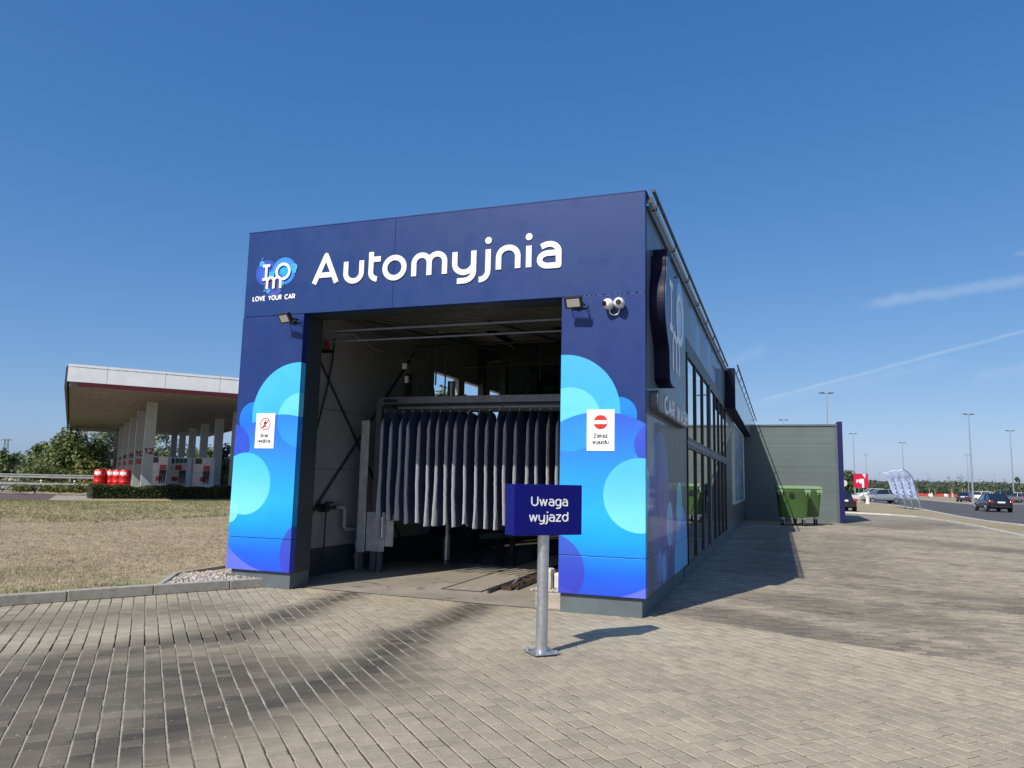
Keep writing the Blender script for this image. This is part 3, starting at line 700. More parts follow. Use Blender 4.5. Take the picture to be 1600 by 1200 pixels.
# fascia in two panels with a vertical seam, horizontal seam under it
m = MB(); m.box(-6.15, -3.590, 0, TF, 4.004, H); m.box(-3.587, 0, 0, TF, 4.004, H); m.build('fascia', MT['navy'], wash, bevel=.004)
m = MB(); rnd = random.Random(4); x_ = -.80
while x_ < -.03: L_ = rnd.uniform(.02, .07); m.box(x_, min(x_ + L_, -.01), -.0015, -.0005, 4.0005, 4.003); x_ += L_ + rnd.uniform(.02, .06)
m.build('torn_film', simple('torn_film', (.30, .34, .48), .5), wash)['kind'] = 'stuff'
# pillars: an upper and a lower printed panel each
for (xa, xb, mt) in ((-6.16, -5.06, 'pillarL'), (-1.09, 0, 'pillarR')):
    m = MB(); m.box(xa, xb, 0, TF, .705, 3.996); m.box(xa, xb, 0, TF, .237, .698); m.build('pillar_cladding', MT[mt], wash, bevel=.004)
m = MB(); m.box(-6.13, -5.06, TF, .5, .24, 4.0); m.box(-1.09, -.04, TF, .5, .24, 4.0); m.box(-6.13, -.04, TF, .5, 4.006, 5.25)
m.build('portal_frame', MT['dark_teal'], wash)
MB().box(-6.10, -5.075, .05, .51, -.05, .232).build('plinth', MT['plinth'], wash, bevel=.006); MB().box(-1.075, -.05, .05, 4.3, -.05, .232).build('plinth', MT['plinth'], wash, bevel=.006)
m = MB(); m.box(-.07, -.03, 4.3, 37, -.05, .20); m.build('side_plinth', MT['plinth'], wash)
MB().box(-6.16, .012, -.004, .30, H + .001, H + .014).build('coping', MT['navy'], wash)
# side wall, right: printed end panel, band over the windows, far wall
m = MB(); m.box(-.06, 0, TF + .004, 4.40, .705, 5.12); m.box(-.06, 0, TF + .004, 4.40, .237, .70); m.box(-.06, -.001, 4.403, 15.0, 4.26, 5.12)
m.build('side_cladding', MT['side'], wash, bevel=.003)
m = MB(); m.box(-.06, -.002, 15.0, 37, .2, 5.12); m.build('rear_side_wall', MT['sidegrey'], wash)
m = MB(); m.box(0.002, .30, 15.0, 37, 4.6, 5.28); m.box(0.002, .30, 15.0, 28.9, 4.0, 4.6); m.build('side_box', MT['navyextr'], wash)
m = MB(); m.box(0.301, .31, 15.1, 28.8, 4.02, 4.61); m.box(0.301, .31, 15.1, 36.9, 4.61, 5.2); m.build('side_box_face', MT['sidegrey'], wash)
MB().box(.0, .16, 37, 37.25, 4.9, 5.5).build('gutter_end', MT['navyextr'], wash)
# glazing: header, frames, panes
MB().box(-.05, .006, 4.42, 15.0, 4.0, 4.25).build('window_header', MT['black'], wash)
mull = [4.46, 5.95, 7.45, 9.15, 10.75, 12.1, 13.5, 14.92]
for i in range(len(mull) - 1):
    y0, y1 = mull[i], mull[i + 1]
    for (z0, z1) in ((.22, 2.32), (2.40, 4.0)):
        f = MB(); w_ = .045 if i != 3 else .045
        f.box(-.04, .02, y0, y0 + w_, z0, z1); f.box(-.04, .02, y1 - w_, y1 - .004, z0, z1); f.box(-.04, .02, y0 + w_, y1 - w_, z0, z0 + .06); f.box(-.04, .02, y0 + w_, y1 - w_, z1 - .06, z1)
        fo = f.build('window_frame', MT['black'], wash)
        MB().box(-.02, -.012, y0 + w_, y1 - w_, z0 + .06, z1 - .06).build('pane', MT['glass'], fo)
MB().box(-.05, .024, 4.42, 14.95, 2.325, 2.395).build('transom', MT['framegrey'], wash); MB().box(-.06, .028, 9.0, 9.30, .2, 4.0).build('window_post', MT['darksteel'], wash)
# gutter and the bar above it
g = MB(); g.cyl((.048, .10, 5.235), (.048, 37, 5.235), .036, n=14); g.build('gutter', simple('zinc_gutter', (.30, .37, .43), .4, .0, var=.06), wash, smooth=True)
g = MB(); g.cyl((.105, -.02, 5.318), (.105, 14.9, 5.318), .026, n=8); g.cyl((.38, 15.2, 5.4), (.38, 36.8, 5.4), .025, n=8)
for y in [i * 1.85 + .35 for i in range(8)]: g.beam((.0, y, 5.18), (.095, y, 5.19), .02, .010); g.beam((.09, y, 5.19), (.105, y, 5.31), .02, .010)
for y in [16 + i * 2 for i in range(10)]: g.beam((.30, y, 5.2), (.38, y, 5.39), .02, .02)
g.build('roof_rail', MT['black'], wash, smooth=True)
MB().box(.008, .088, .085, .098, 5.195, 5.275).build('gutter_cap', MT['black'], wash)
MB().box(-.02, .03, .13, 37, 5.125, 5.18).build('eaves_trim', MT['dark_teal'], wash)
# roof, inner walls, ceiling ribs
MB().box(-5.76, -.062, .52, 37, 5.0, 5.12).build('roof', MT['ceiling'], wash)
m = MB(); 
W_ = [(.52, 5.65), (7.0, 7.35), (8.7, 9.05), (10.4, 37)]
for (y0, y1) in W_: m.box(-5.75, -5.6, y0, y1, .45, 5.0)
for (y0, y1) in ((5.65, 7.0), (7.35, 8.7), (9.05, 10.4)): m.box(-5.75, -5.6, y0, y1, .45, 1.8); m.box(-5.75, -5.6, y0, y1, 3.98, 5.0)
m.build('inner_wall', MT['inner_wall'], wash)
MB().box(-5.74, -5.58, .53, 36.9, 0, .448).build('inner_plinth', MT['dark_teal'], wash)
m = MB(); m.box(-.11, -.065, .53, 4.38, .24, 5.0); m.box(-.11, -.065, 15.02, 37, .2, 5.0); m.build('right_inner_wall', MT['inner_wall'], wash)
m = MB(); m.box(-5.6, -.12, 36.8, 36.95, 0, 5.0); m.build('end_wall', MT['inner_wall'], wash)
m = MB(); m.box(-5.59, -.12, 3.3, 3.42, 4.45, 4.98)
for y in (8.2, 13.1, 18, 23, 28): m.box(-5.59, -.12, y, y + .14, 4.6, 4.98)
for x in (-4.6, -3.0, -1.4): m.box(x, x + .07, .6, 36, 4.88, 4.99)
for y in (8.2, 13.1, 18, 23, 28): m.box(-5.598, -5.45, y, y + .16, .02, 4.6); m.box(-.25, -.121, y, y + .16, .02, 4.6)
m.build('steel_rib', MT['darksteel'], wash)
m = MB(); X0 = -5.585
for a_, b_ in (((.85, 3.9), (4.4, .35)), ((.75, .55), (4.6, 4.2))): m.beam((X0, a_[0], a_[1]), (X0 + .01, b_[0], b_[1]), .018, .045)
m.build('cross_brace', MT['darksteel'], wash)
m = MB()
for z in (1.73, 2.73): m.box(-5.601, -5.596, .53, 5.6, z, z + .008)
m.build('panel_joint', MT['dark_teal'], wash)
# rolled shutter rails across the top of the opening
m = MB(); m.box(-5.05, -1.1, .52, .56, 3.815, 3.84); m.box(-5.05, -1.1, .66, .70, 3.685, 3.705); m.build('door_track', MT['framegrey'], wash)
MB().box(-5.58, -.12, .78, 1.12, 4.25, 4.6).build('shutter_box', MT['darksteel'], wash)
m = MB(); m.box(-5.5, -.2, 1.4, 3.2, 4.30, 4.33)
for i in range(9): m.box(-5.5, -.2, 1.42 + i * .2, 1.44 + i * .2, 4.285, 4.30)
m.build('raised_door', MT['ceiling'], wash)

# big lettering on the fascia
let = thing('fascia_lettering', 'large rounded white letters reading Automyjnia across the navy fascia', 'lettering', (0, 0, 0))
lettering('Automyjnia', -4.95, -1.10, 4.40, .375, .078, .012, XZ(-.001), gap=.46, per=lambda c, mb: mb.build('letter', MT['lettering'], let))
# logo
logo = thing('fascia_logo', 'blue heart shaped bubble logo with white letters above the slogan on the fascia', 'logo')
def disc(mb, cx, cz, r, y, th=.0015, n=40, e=1.0):
    mb.prism([(cx + r * math.cos(2 * math.pi * i / n), cz + r * e * math.sin(2 * math.pi * i / n)) for i in range(n)], 'y', y, y - th)
def bubble_mat(name, c0, c1, al=1.0):
    t = NT(name); x, y, z = t.sep(t.nd('ShaderNodeTexCoord').outputs['Generated'])
    dx = t.m('SUBTRACT', x, .45); dz = t.m('SUBTRACT', z, .5); d = t.m('SQRT', t.m('ADD', t.m('MULTIPLY', dx, dx), t.m('MULTIPLY', dz, dz)))
    return t.out(t.mix(t.rng(d, 0, .5), c0, c1), .35, 0.)
b1 = bubble_mat('bubble_deep_blue', (.03, .14, .75), (.03, .06, .38)); b2 = bubble_mat('bubble_cyan', (.01, .42, .9), (.04, .22, .65)); b3 = bubble_mat('bubble_violet', (.035, .04, .22), (.06, .10, .42)); b4 = bubble_mat('bubble_light', (.03, .30, .75), (.06, .45, .85))
LX, LZ = -5.62, 4.625
def lp(u, v): return LX + u, LZ + v   # metres from the logo centre
y = -.001
for (u, v, r, mt) in ((-.16, .055, .20, b1), (.155, .055, .215, b2), (-.01, -.135, .185, b3)):
    mb = MB(); c = lp(u, v); disc(mb, c[0], c[1], r, y); mb.build('bubble', mt, logo); y -= .002
for (u, v, r) in ((-.25, .20, .045), (.335, .10, .06), (.345, .04, .035), (.135, -.13, .042), (-.10, -.235, .036), (-.24, .275, .012), (-.17, -.235, .012), (.02, .06, .03), (-.05, .01, .05)):
    mb = MB(); c = lp(u, v); disc(mb, c[0], c[1], r, y, n=24); mb.build('bubble', b4, logo); y -= .0017
mb = MB(); k = 0; tf = XZ(-.022)
sw = .042
def lg(pts): return [(LX + p[0], LZ + p[1]) for p in pts]
S1 = [lg([(-.15, .155), (-.15, -.055)]), lg([(-.215, .155), (-.085, .155)]), lg([(-.215, -.055), (-.085, -.055)]), lg(arc(.155, .045, .115, .115, 0, 360, 28)),
      lg([(-.12, -.21), (-.12, -.10)] + arc(-.06, -.10, .06, .065, 180, 0, 8) + [(0, -.21)]), lg([(0, -.10)] + arc(.06, -.10, .06, .065, 180, 0, 8) + [(.12, -.21)])]
stroke_mesh(mb, S1, [], sw, 1, 1, 0, 0, .003, tf); mb.build('logo_letters', MT['lettering'], logo)
for w_, xa_, xb_ in (('LOVE', -6.005, -5.77), ('YOUR', -5.72, -5.475), ('CAR', -5.425, -5.235)): lettering(w_, xa_, xb_, 4.238, .062, .016, .004, XZ(-.001), gap=.38).build('slogan', MT['lettering'], logo)

# side wall signs
def side_outline(): 
    return [(.50, 4.62), (.44, 4.4), (.33, 4.15), (.30, 3.9), (.36, 3.7), (.55, 3.5), (.68, 3.36), (.72, 3.1), (.80, 2.95), (1.25, 2.93), (1.5, 3.1), (1.75, 3.4), (2.1, 3.62), (2.38, 3.9), (2.42, 4.2), (2.2, 4.5), (1.8, 4.66), (1.2, 4.5), (.9, 4.62)]
bx = thing('logo_light_box', 'deep dark blue logo light box standing out from the grey side wall', 'sign')
def smooth_loop(p, k=5):
    o = []; n = len(p)
    for i in range(n):
        a_, b_, c_, d_ = (Vector(p[(i + j) % n]) for j in (-1, 0, 1, 2))
        for q in range(k):
            t_ = q / k; o.append(tuple(.5 * ((2 * b_) + (c_ - a_) * t_ + (2 * a_ - 5 * b_ + 4 * c_ - d_) * t_ ** 2 + (3 * b_ - a_ - 3 * c_ + d_) * t_ ** 3)))
    return o
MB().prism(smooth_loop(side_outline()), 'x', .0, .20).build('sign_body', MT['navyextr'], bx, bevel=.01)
MB().prism([(.62, 4.66), (.62, 4.74), (1.0, 4.74), (1.0, 4.66)], 'x', .0, .19).build('top_cap', MT['navyextr'], bx)
bf = bubble_mat('logo_face', (.10, .20, .36), (.06, .10, .22)); so = smooth_loop(side_outline())
MB().prism([(1.3 + (p[0] - 1.3) * .985, 3.85 + (p[1] - 3.85) * .985) for p in so], 'x', .201, .204).build('sign_face', bf, bx)
def disc_x(mb, cy, cz, r, x, n=32): mb.prism([(cy + r * math.cos(2 * math.pi * i / n), cz + r * math.sin(2 * math.pi * i / n)) for i in range(n)], 'x', x, x + .002)
m = MB(); disc_x(m, 1.85, 4.1, .48, .2045); m.build('bubble', MT['sidegrey'], bx)
m = MB(); S2 = [[(.85, 4.3), (.85, 3.7)], [(.68, 4.3), (1.02, 4.3)], [(.68, 3.7), (1.02, 3.7)], arc(1.75, 4.0, .33, .33, 0, 360, 28), [(1.0, 3.15), (1.0, 3.5)] + arc(1.17, 3.5, .17, .17, 180, 0, 8) + [(1.34, 3.15)], [(1.34, 3.5)] + arc(1.51, 3.5, .17, .17, 180, 0, 8) + [(1.68, 3.15)]]
stroke_mesh(m, S2, [], .10, 1, 1, 0, 0, .004, YZ(.2075)); m.build('logo_letters', MT['lettering'], bx)
cw = thing('wash_light_box', 'rounded grey light box with white letters reading CAR WASH on the side wall', 'sign')
def roundrect(y0, y1, z0, z1, r, n=6):
    o = []
    for cx, cz, a0 in ((y1 - r, z1 - r, 0), (y0 + r, z1 - r, 90), (y0 + r, z0 + r, 180), (y1 - r, z0 + r, 270)): o += arc(cx, cz, r, r, a0, a0 + 90, n)
    return o
MB().prism(roundrect(.30, 3.55, 2.53, 2.80, .10), 'x', 0, .11).build('box', MT['framegrey'], cw, bevel=.006)
MB().prism(roundrect(.33, 3.52, 2.55, 2.78, .09), 'x', .111, .114).build('face', simple('grey_acrylic', (.16, .18, .19), .5), cw)
for w_, xa_, xb_ in (('CAR', .80, 1.80), ('WASH', 2.05, 3.42)): lettering(w_, xa_, xb_, 2.545, .185, .042, .012, YZ(.1145), gap=.45).build('lettering', MT['lettering'], cw)
# poster frame
pf = thing('poster_frame', 'tall framed advertising poster on the shaded side wall near the corner', 'poster')
m = MB(); m.box(.0, .05, 18.9, 19.05, .95, 3.9); m.box(0, .05, 26.85, 27., .95, 3.9); m.box(0, .05, 19.05, 26.85, .95, 1.05); m.box(0, .05, 19.05, 26.85, 3.8, 3.9); m.build('frame', MT['galv'], pf)
t = NT('poster_print'); n1 = t.noise(.5, 3, .5); cc = t.mix(t.rng(n1, .45, .55), (.10, .16, .45), (.14, .34, .30)); cc = t.mix(t.rng(t.noise(.9, 2), .55, .6), cc, (.34, .42, .52))
MB().box(.005, .02, 19.05, 26.85, 1.05, 3.8).build('poster', t.out(cc, .25, 0.), pf)

# small wall signs
def wall_sign(name, label, x0, x1, lines, kind):
    s = thing(name, label, 'sign', ((x0 + x1) / 2, 0, 2.26))
    w = (x1 - x0) / 2
    MB().box(-w, w, -.006, 0, -.26, .26).build('plate', MT['lettering'], s, bevel=.002)
    zc = .10
    def ring(r0, r1, y0, y1, mt, nm):
        mb = MB(); n = 40; vs = []; fs = []
        for i in range(n):
            c_, s_ = math.cos(2 * math.pi * i / n), math.sin(2 * math.pi * i / n)
            vs += [(r0 * c_, y0, zc + r0 * s_), (r1 * c_, y0, zc + r1 * s_), (r1 * c_, y1, zc + r1 * s_), (r0 * c_, y1, zc + r0 * s_)]
        for i in range(n):
            for j in range(4): fs.append((i * 4 + j, i * 4 + (j + 1) % 4, ((i + 1) % n) * 4 + (j + 1) % 4, ((i + 1) % n) * 4 + j))
        mb.add(vs, fs); mb.build(nm, mt, s)
    if kind == 'noentry':
        mb = MB(); disc(mb, 0, zc, .090, -.0062, .0012); mb.build('red_disc', MT['red'], s)
        MB().box(-.082, .082, -.0095, -.0078, zc - .024, zc + .024).build('white_bar', MT['lettering'], s)
    else:
        ring(.078, .090, -.0062, -.0085, MT['red'], 'red_ring')
        mb = MB(); mb.hexa([(-.062, -.0062, zc - .056), (-.052, -.0062, zc - .064), (.064, -.0062, zc + .056), (.056, -.0062, zc + .063)], [(-.062, -.0106, zc - .056), (-.052, -.0106, zc - .064), (.064, -.0106, zc + .056), (.056, -.0106, zc + .063)]); mb.build('red_slash', MT['red'], s)
        mb = MB(); disc(mb, 0.004, zc + .055, .011, -.0062, .0015, 16)
        stroke_mesh(mb, [[(0.002, zc + .038), (-.004, zc - .002)], [(-.004, zc - .002), (.012, zc - .026), (.018, zc - .058)], [(-.004, zc - .002), (-.010, zc - .03), (-.026, zc - .056)], [(.004, zc + .034), (.022, zc + .012), (.030, zc + .018)], [(.0, zc + .034), (-.018, zc + .018), (-.020, zc + .0)]], [], .012, 1, 1, 0, 0, .002, XZ(-.0062))
        mb.build('walking_figure', MT['black'], s)
    dkl = simple('sign_text', (.03, .05, .07), .5)
    for (txt, hw, z) in lines: lettering(txt, -hw, hw, z, .040, .0085, .0016, XZ(-.0062), gap=.42).build('lettering', dkl, s)
wall_sign('no_walking_sign', 'white plate with crossed out walking figure reading Brak wejscia on the left pillar', -5.79, -5.455, [('Brak', .068, -.095), ('wejścia', .105, -.175)], 'walk')
wall_sign('no_entry_sign', 'white plate with red no entry disc reading Zakaz wjazdu on the right pillar', -.74, -.385, [('Zakaz', .09, -.095), ('wjazdu', .105, -.175)], 'noentry')

# floodlights
def flood(label, loc, rx, rz):
    s = thing('floodlight', label, 'floodlight', loc, 0, 'floodlights under the fascia')
    h = MB(); h.box(-.115, .115, -.03, .012, -.075, .075)
    ho = h.build('housing', MT['black'], s, rot=(rx, 0, rz), bevel=.006)
    MB().box(-.085, .085, -.034, -.0305, -.052, .052).build('lens', MT['lamp_glass'], ho)
    m = MB()
    for i in range(7): m.box(-.09 + i * .03, -.084 + i * .03, .012, .04, -.06, .06)
    m.build('cooling_fins', MT['black'], ho)
    m = MB(); y1 = -loc[1]
    m.beam((-.10, 0, -.01), (-.10, y1 - .04, .0), .006, .02); m.beam((.10, 0, -.01), (.10, y1 - .04, 0), .006, .02); m.box(-.103, .103, y1 - .045, y1 - .037, -.012, .012); m.box(-.03, .03, y1 - .04, y1, -.03, .03)
    m.tube([(.06, .01, -.02), (.09, .03, -.10), (.14, y1 * .6, -.07), (.13, y1 - .002, .0)], .005, 6)
    m.build('bracket', MT['black'], s)
    return s
flood('black floodlight with square lens on the left pillar below the fascia', (-5.22, -.22, 3.90), R(34), R(-16))
flood('black floodlight with square lens at the top of the right pillar', (-.87, -.22, 3.87), R(30), R(-4))
def dome(label, loc, dr):
    s = thing('security_camera', label, 'camera', loc, 0, 'dome cameras beside the right floodlight')
    m = MB(); m.cyl((0, .10, 0), (0, .06, 0), .058, .062, 20); m.sphere((0, .0, 0), .068, 20, 12); m.cyl((0, .07, 0), (0, .02, 0), .058, .062, 20); m.build('housing', MT['white'], s, smooth=True)
    d = Vector(dr).normalized(); m = MB(); m.cyl(d * .045, d * .0695, .036, .034, 20); m.build('eye', MT['black'], s, smooth=True)
    m = MB(); m.cyl(d * .0692, d * .072, .018, .016, 16); m.build('lens', MT['carglass'], s)
dome('white dome camera turned left, nearest the floodlight', (-.458, -.10, 3.855), (-.55, -.8, -.12))
dome('white dome camera facing the forecourt, nearest the corner', (-.318, -.10, 3.86), (.1, -.95, -.1))
m = MB(); m.tube([(-.45, -.03, 3.80)] + [(-.388 + .062 * math.cos(R(a_)), -.03, 3.775 + .055 * math.sin(R(a_))) for a_ in range(190, 352, 12)] + [(-.325, -.03, 3.80)], .007, 8)
tag(m.build('cable_conduit', MT['white'], smooth=True), 'white looped cable conduit joining the two dome cameras', 'conduit')
# drooping small sensor on the right pillar side of the hanging sign
ss = thing('wall_knob', 'small pale round knob fixed on the right pillar beside the warning sign', 'knob', (-.965, 0, 1.345))
m = MB(); m.cyl((0, 0, 0), (0, -.05, 0), .035, .03, 16); m.build('knob', MT['steel'], ss, smooth=True)

# ------------------------------------------------------------------ inside the bay
YC = 2.3
cur = thing('cloth_curtain_washer', 'hanging blue grey cloth strips under a steel gantry beam in the wash bay', 'car wash curtain', (0, YC, 0))
m = MB(); m.box(-4.98, -.35, -.10, .10, 2.88, 3.00); m.box(-4.98, -.35, .5, .6, 2.88, 3.0); m.box(-5.02, -4.90, -.08, .60, 2.86, 3.0)
m.build('gantry_beam', MT['framegrey'], cur, bevel=.006)
MB().box(-4.90, -4.62, -.106, -.101, 2.90, 2.955).build('slot_cover', MT['black'], cur)
MB().box(-5.10, -5.0, .02, .12, .02, 2.95).build('gantry_post', MT['framegrey'], cur); MB().box(-.48, -.38, .02, .12, .02, 2.95).build('gantry_post', MT['framegrey'], cur)
m = MB(); m.box(-4.65, -.5, -.04, -.0, 2.79, 2.83)
for x in (-3.75, -2.72, -1.5): m.cyl((x, -.05, 2.80), (x, -.05, 2.86), .012)
for r_ in range(1, 3): m.box(-4.65, -.5, .30 * r_ + .03, .30 * r_ + .06, 2.79, 2.83)
m.build('curtain_rail', MT['framegrey'], cur)
t = NT('felt_cloth'); n1 = t.noise(260, 2, .8); k = t.rng(n1, .3, .7, .35, 1.75)
cc = t.mix(t.rng(t.noise(3, 3, .5), .35, .65), (.018, .038, .115), (.030, .052, .125)); cc = t.mix(1., cc, t.nd('ShaderNodeCombineXYZ', k, k, k).outputs[0], 'MULTIPLY')
cc = t.mix(t.rng(t.noise(330, 2, .6), .60, .70, 0, .35), cc, (.30, .32, .38))
t.bump(t.m('ADD', n1, t.noise(120, 3, .7)), 1., .012); x_, y_, z_ = t.sep(t.P()); low_ = t.rng(z_, 1.35, .85, 0, .04, True); sunlit_pile = t.rng(t.m('ADD', t.m('SUBTRACT', y_, low_), t.m('MULTIPLY', t.m('SUBTRACT', t.noise(60, 3, .7), .5), .05)), -.052, -.084, 0, .95)  # grey front pile, its colour raised to carry sunlight, wider towards the bottom
cc = t.mix(sunlit_pile, cc, t.mix(t.rng(n1, .35, .65), (.42, .44, .50), (.88, .89, .92))); MT['felt'] = t.out(cc, .95, 0.)
rnd = random.Random(5)
def strip(x, y0, ztop, zbot, depth, seed):
    """one felt strip: a thick band running in the travel direction, pinched at its hook, wavy along its length"""
    r = random.Random(seed); m = MB(); nz, ns = 26, 12; rings = []
    ph = r.random() * 6; amp = r.uniform(.004, .014)
    for j in range(nz + 1):
        f = j / nz; z = ztop + (zbot - ztop) * f
        w = .014 + .011 * min(1, f * 5); d = depth * (.30 + .70 * min(1, f * 7))
        ox = amp * math.sin(f * 5 + ph) * f + r.uniform(-.003, .003); sk = .42 + .12 * math.sin(f * 3 + ph)
        for i in range(ns):
            t_ = 2 * math.pi * i / ns; cx = math.copysign(abs(math.cos(t_)) ** .45, math.cos(t_)) * w * (1 + .12 * math.sin(3 * t_ + f * 9 + ph)); cy = math.copysign(abs(math.sin(t_)) ** .7, math.sin(t_)) * d / 2
            m.v.append((x + ox + cx * .85 + cy * sk * .6, y0 + cy + .01 * math.sin(f * 7 + ph), z + (r.uniform(-.012, .012) if j == nz else 0)))
    for j in range(nz):
        for i in range(ns): m.f.append((j * ns + i, j * ns + (i + 1) % ns, (j + 1) * ns + (i + 1) % ns, (j + 1) * ns + i))
    m.f += [tuple(range(ns)), tuple(range(nz * ns, nz * ns + ns))]
    return m
for i in range(25):
    x = -4.90 + i * .1765
    if x > -.6: break
    so_ = strip(x + rnd.uniform(-.018, .018), .03, 2.74, .86 + rnd.uniform(-.05, .04), .28, i).build('cloth_strip', MT['felt'], cur, smooth=True)
    m = MB(); m.tube([(x, -.02, 2.80), (x + .012, -.03, 2.775), (x, -.03, 2.745), (x - .01, -.02, 2.73)], .006, 6); m.sphere((x + .004, -.03, 2.755), .014, 8, 6); m.build('hook', MT['chrome'], so_)
for rw in (1, 2):
    for i in range(24):
        x = -4.82 + i * .1765 + rw * .05
        if x > -.6: continue
        strip(x + rnd.uniform(-.03, .03), .30 * rw + .045, 2.74, .88 + rnd.uniform(-.05, .07), .26, 100 + rw * 40 + i).build('cloth_strip', MT['felt'], cur, smooth=True)
stp = thing('steel_side_panel', 'tall brushed steel side guard standing left of the cloth curtain', 'steel panel', (-5.24, 2.25, 0))
MB().box(-.10, .05, 0, .03, .34, 2.60).build('guard_plate', MT['steel'], stp, bevel=.003)
MB().box(.05, .30, .30, .34, .40, 2.55).build('dark_panel', MT['black'], stp)
m = MB(); m.box(.06, .40, .05, .08, .36, 1.02); m.box(.40, .55, .09, .12, .45, .98); m.build('splash_plate', MT['steel'], stp)
MB().box(-.08, .0, .04, .10, .0, .34).build('leg', MT['framegrey'], stp); MB().box(.26, .34, .09, .15, 0, .36).build('leg', MT['framegrey'], stp)
m = MB(); m.cyl((.40, -.02, .60), (.40, -.02, .95), .032, n=16); m.build('roller', MT['galv'], stp, smooth=True)

vb = thing('vertical_brush', 'tall dark vertical brush column behind the cloth curtain', 'brush', (-4.75, 4.7, 0))
MB().cyl((0, 0, .02), (0, 0, 3.6), .08, n=16).build('shaft', MT['galv'], vb, smooth=True)
m = MB(); rnd = random.Random(9)
for i in range(1500):
    z = rnd.uniform(.5, 3.3); a_ = rnd.random() * 6.28; r_ = rnd.uniform(.28, .38); w = .03; c_, s_ = math.cos(a_), math.sin(a_)
    m.v += [(c_ * .07, s_ * .07, z), (c_ * r_ - s_ * w, s_ * r_ + c_ * w, z - .03), (c_ * r_ + s_ * w, s_ * r_ - c_ * w, z + .03)]; b_ = len(m.v); m.f.append((b_ - 3, b_ - 2, b_ - 1))
m.build('bristles', simple('brush_bristles', (.02, .028, .06), .9), vb, fix=False)
hb = thing('roof_brush', 'large dark horizontal roof brush mounted high in the bay', 'brush', (-3.0, 7.6, 3.15))
MB().cyl((-1.6, 0, 0), (2.3, 0, 0), .07, n=12).build('shaft', MT['galv'], hb, smooth=True)
m = MB()
for i in range(3200):
    x = rnd.uniform(-1.35, 2.2); a_ = rnd.random() * 6.28; r_ = rnd.uniform(.42, .58); w = .04; c_, s_ = math.cos(a_), math.sin(a_)
    m.v += [(x, c_ * .06, s_ * .06), (x - .02, c_ * r_ - s_ * w, s_ * r_ + c_ * w), (x + .02, c_ * r_ + s_ * w, s_ * r_ - c_ * w)]; b_ = len(m.v); m.f.append((b_ - 3, b_ - 2, b_ - 1))
m.build('bristles', simple('roof_brush_bristles', (.02, .028, .06), .9), hb, fix=False)
m = MB(); m.box(-1.75, -1.6, -.1, .1, -3.1, 1.4); m.box(2.3, 2.45, -.1, .1, -3.1, 1.4); m.box(-1.75, 2.45, -.08, .08, 1.25, 1.4); m.build('portal', MT['darksteel'], hb)
# overhead pipes and hoses
pp = thing('overhead_pipework', 'thin pipes and drop hoses hanging below the ceiling of the wash bay', 'pipes')
m = MB()
for (x0_, x1_, y_, z_) in ((-5.2, -.3, 3.9, 4.2), (-4.8, -.3, 5.6, 4.05)): m.cyl((x0_, y_, z_), (x1_, y_, z_), .022, n=8)
for (x_, y_, z0_, z1_) in ((-2.6, 3.9, 3.45, 4.2), (-1.9, 3.9, 3.6, 4.3), (-3.4, 5.6, 3.4, 4.05), (-4.3, 3.0, 3.3, 4.4), (-4.25, 3.3, 3.1, 4.4), (-1.3, 5.6, 3.2, 4.05)): m.cyl((x_, y_, z0_), (x_, y_, z1_), .015, n=8)
m.cyl((-4.9, 1.5, 4.2), (-2.2, 8, 4.1), .02, n=8); m.cyl((-3.0, 2.2, 4.25), (-.6, 7, 4.0), .02, n=8)
m.build('pipe', MT['darksteel'], pp, smooth=True)
m = MB(); m.tube([(-4.55, 2.7, 3.02), (-4.5, 2.7, 3.25), (-4.4, 2.75, 3.32), (-4.25, 2.8, 3.2), (-4.22, 2.8, 3.0)], .025, 8)
for i in range(9): m.cyl((-4.72, 2.75, 3.04 + i * .05), (-4.72, 2.75, 3.07 + i * .05), .075, .065, 12)
m.build('coiled_hose', MT['black'], pp, smooth=True)
MB().box(-4.78, -4.70, 2.6, 2.65, 3.55, 3.65).build('nozzle', MT['white'], pp); MB().box(-4.72, -4.66, 2.6, 2.65, 3.30, 3.42).build('nozzle', MT['white'], pp)
# warning lamp and cable on the left wall
wl = thing('warning_lamp', 'small red warning lamp on a black bracket high on the left inner wall', 'lamp', (-5.5, 1.30, 3.70))
MB().cyl((0, 0, 0), (0, 0, .16), .035, n=14).build('lens', MT['redlamp'], wl, smooth=True)
MB().box(-.10, .09, -.02, .05, -.05, -.005).build('bracket', MT['black'], wl)
m = MB(); m.tube([(-5.57, 1.62, 3.95), (-5.55, 1.56, 3.6), (-5.55, 1.45, 3.1), (-5.56, 1.30, 2.6), (-5.57, 1.18, 2.2)], .014, 6)
tag(m.build('pull_cable', MT['black'], smooth=True), 'black pull cable slanting down the inner wall from the warning lamp', 'cable')
m = MB(); m.tube([(-5.55, 1.7, 4.05), (-5.52, 2.1, 4.12), (-5.5, 2.5, 4.05), (-5.5, 2.8, 3.98), (-5.54, 5.2, 4.1)], .02, 8)
tag(m.build('cable_conduit', MT['pvc'], smooth=True), 'grey bent conduit running along the top of the left inner wall', 'conduit')
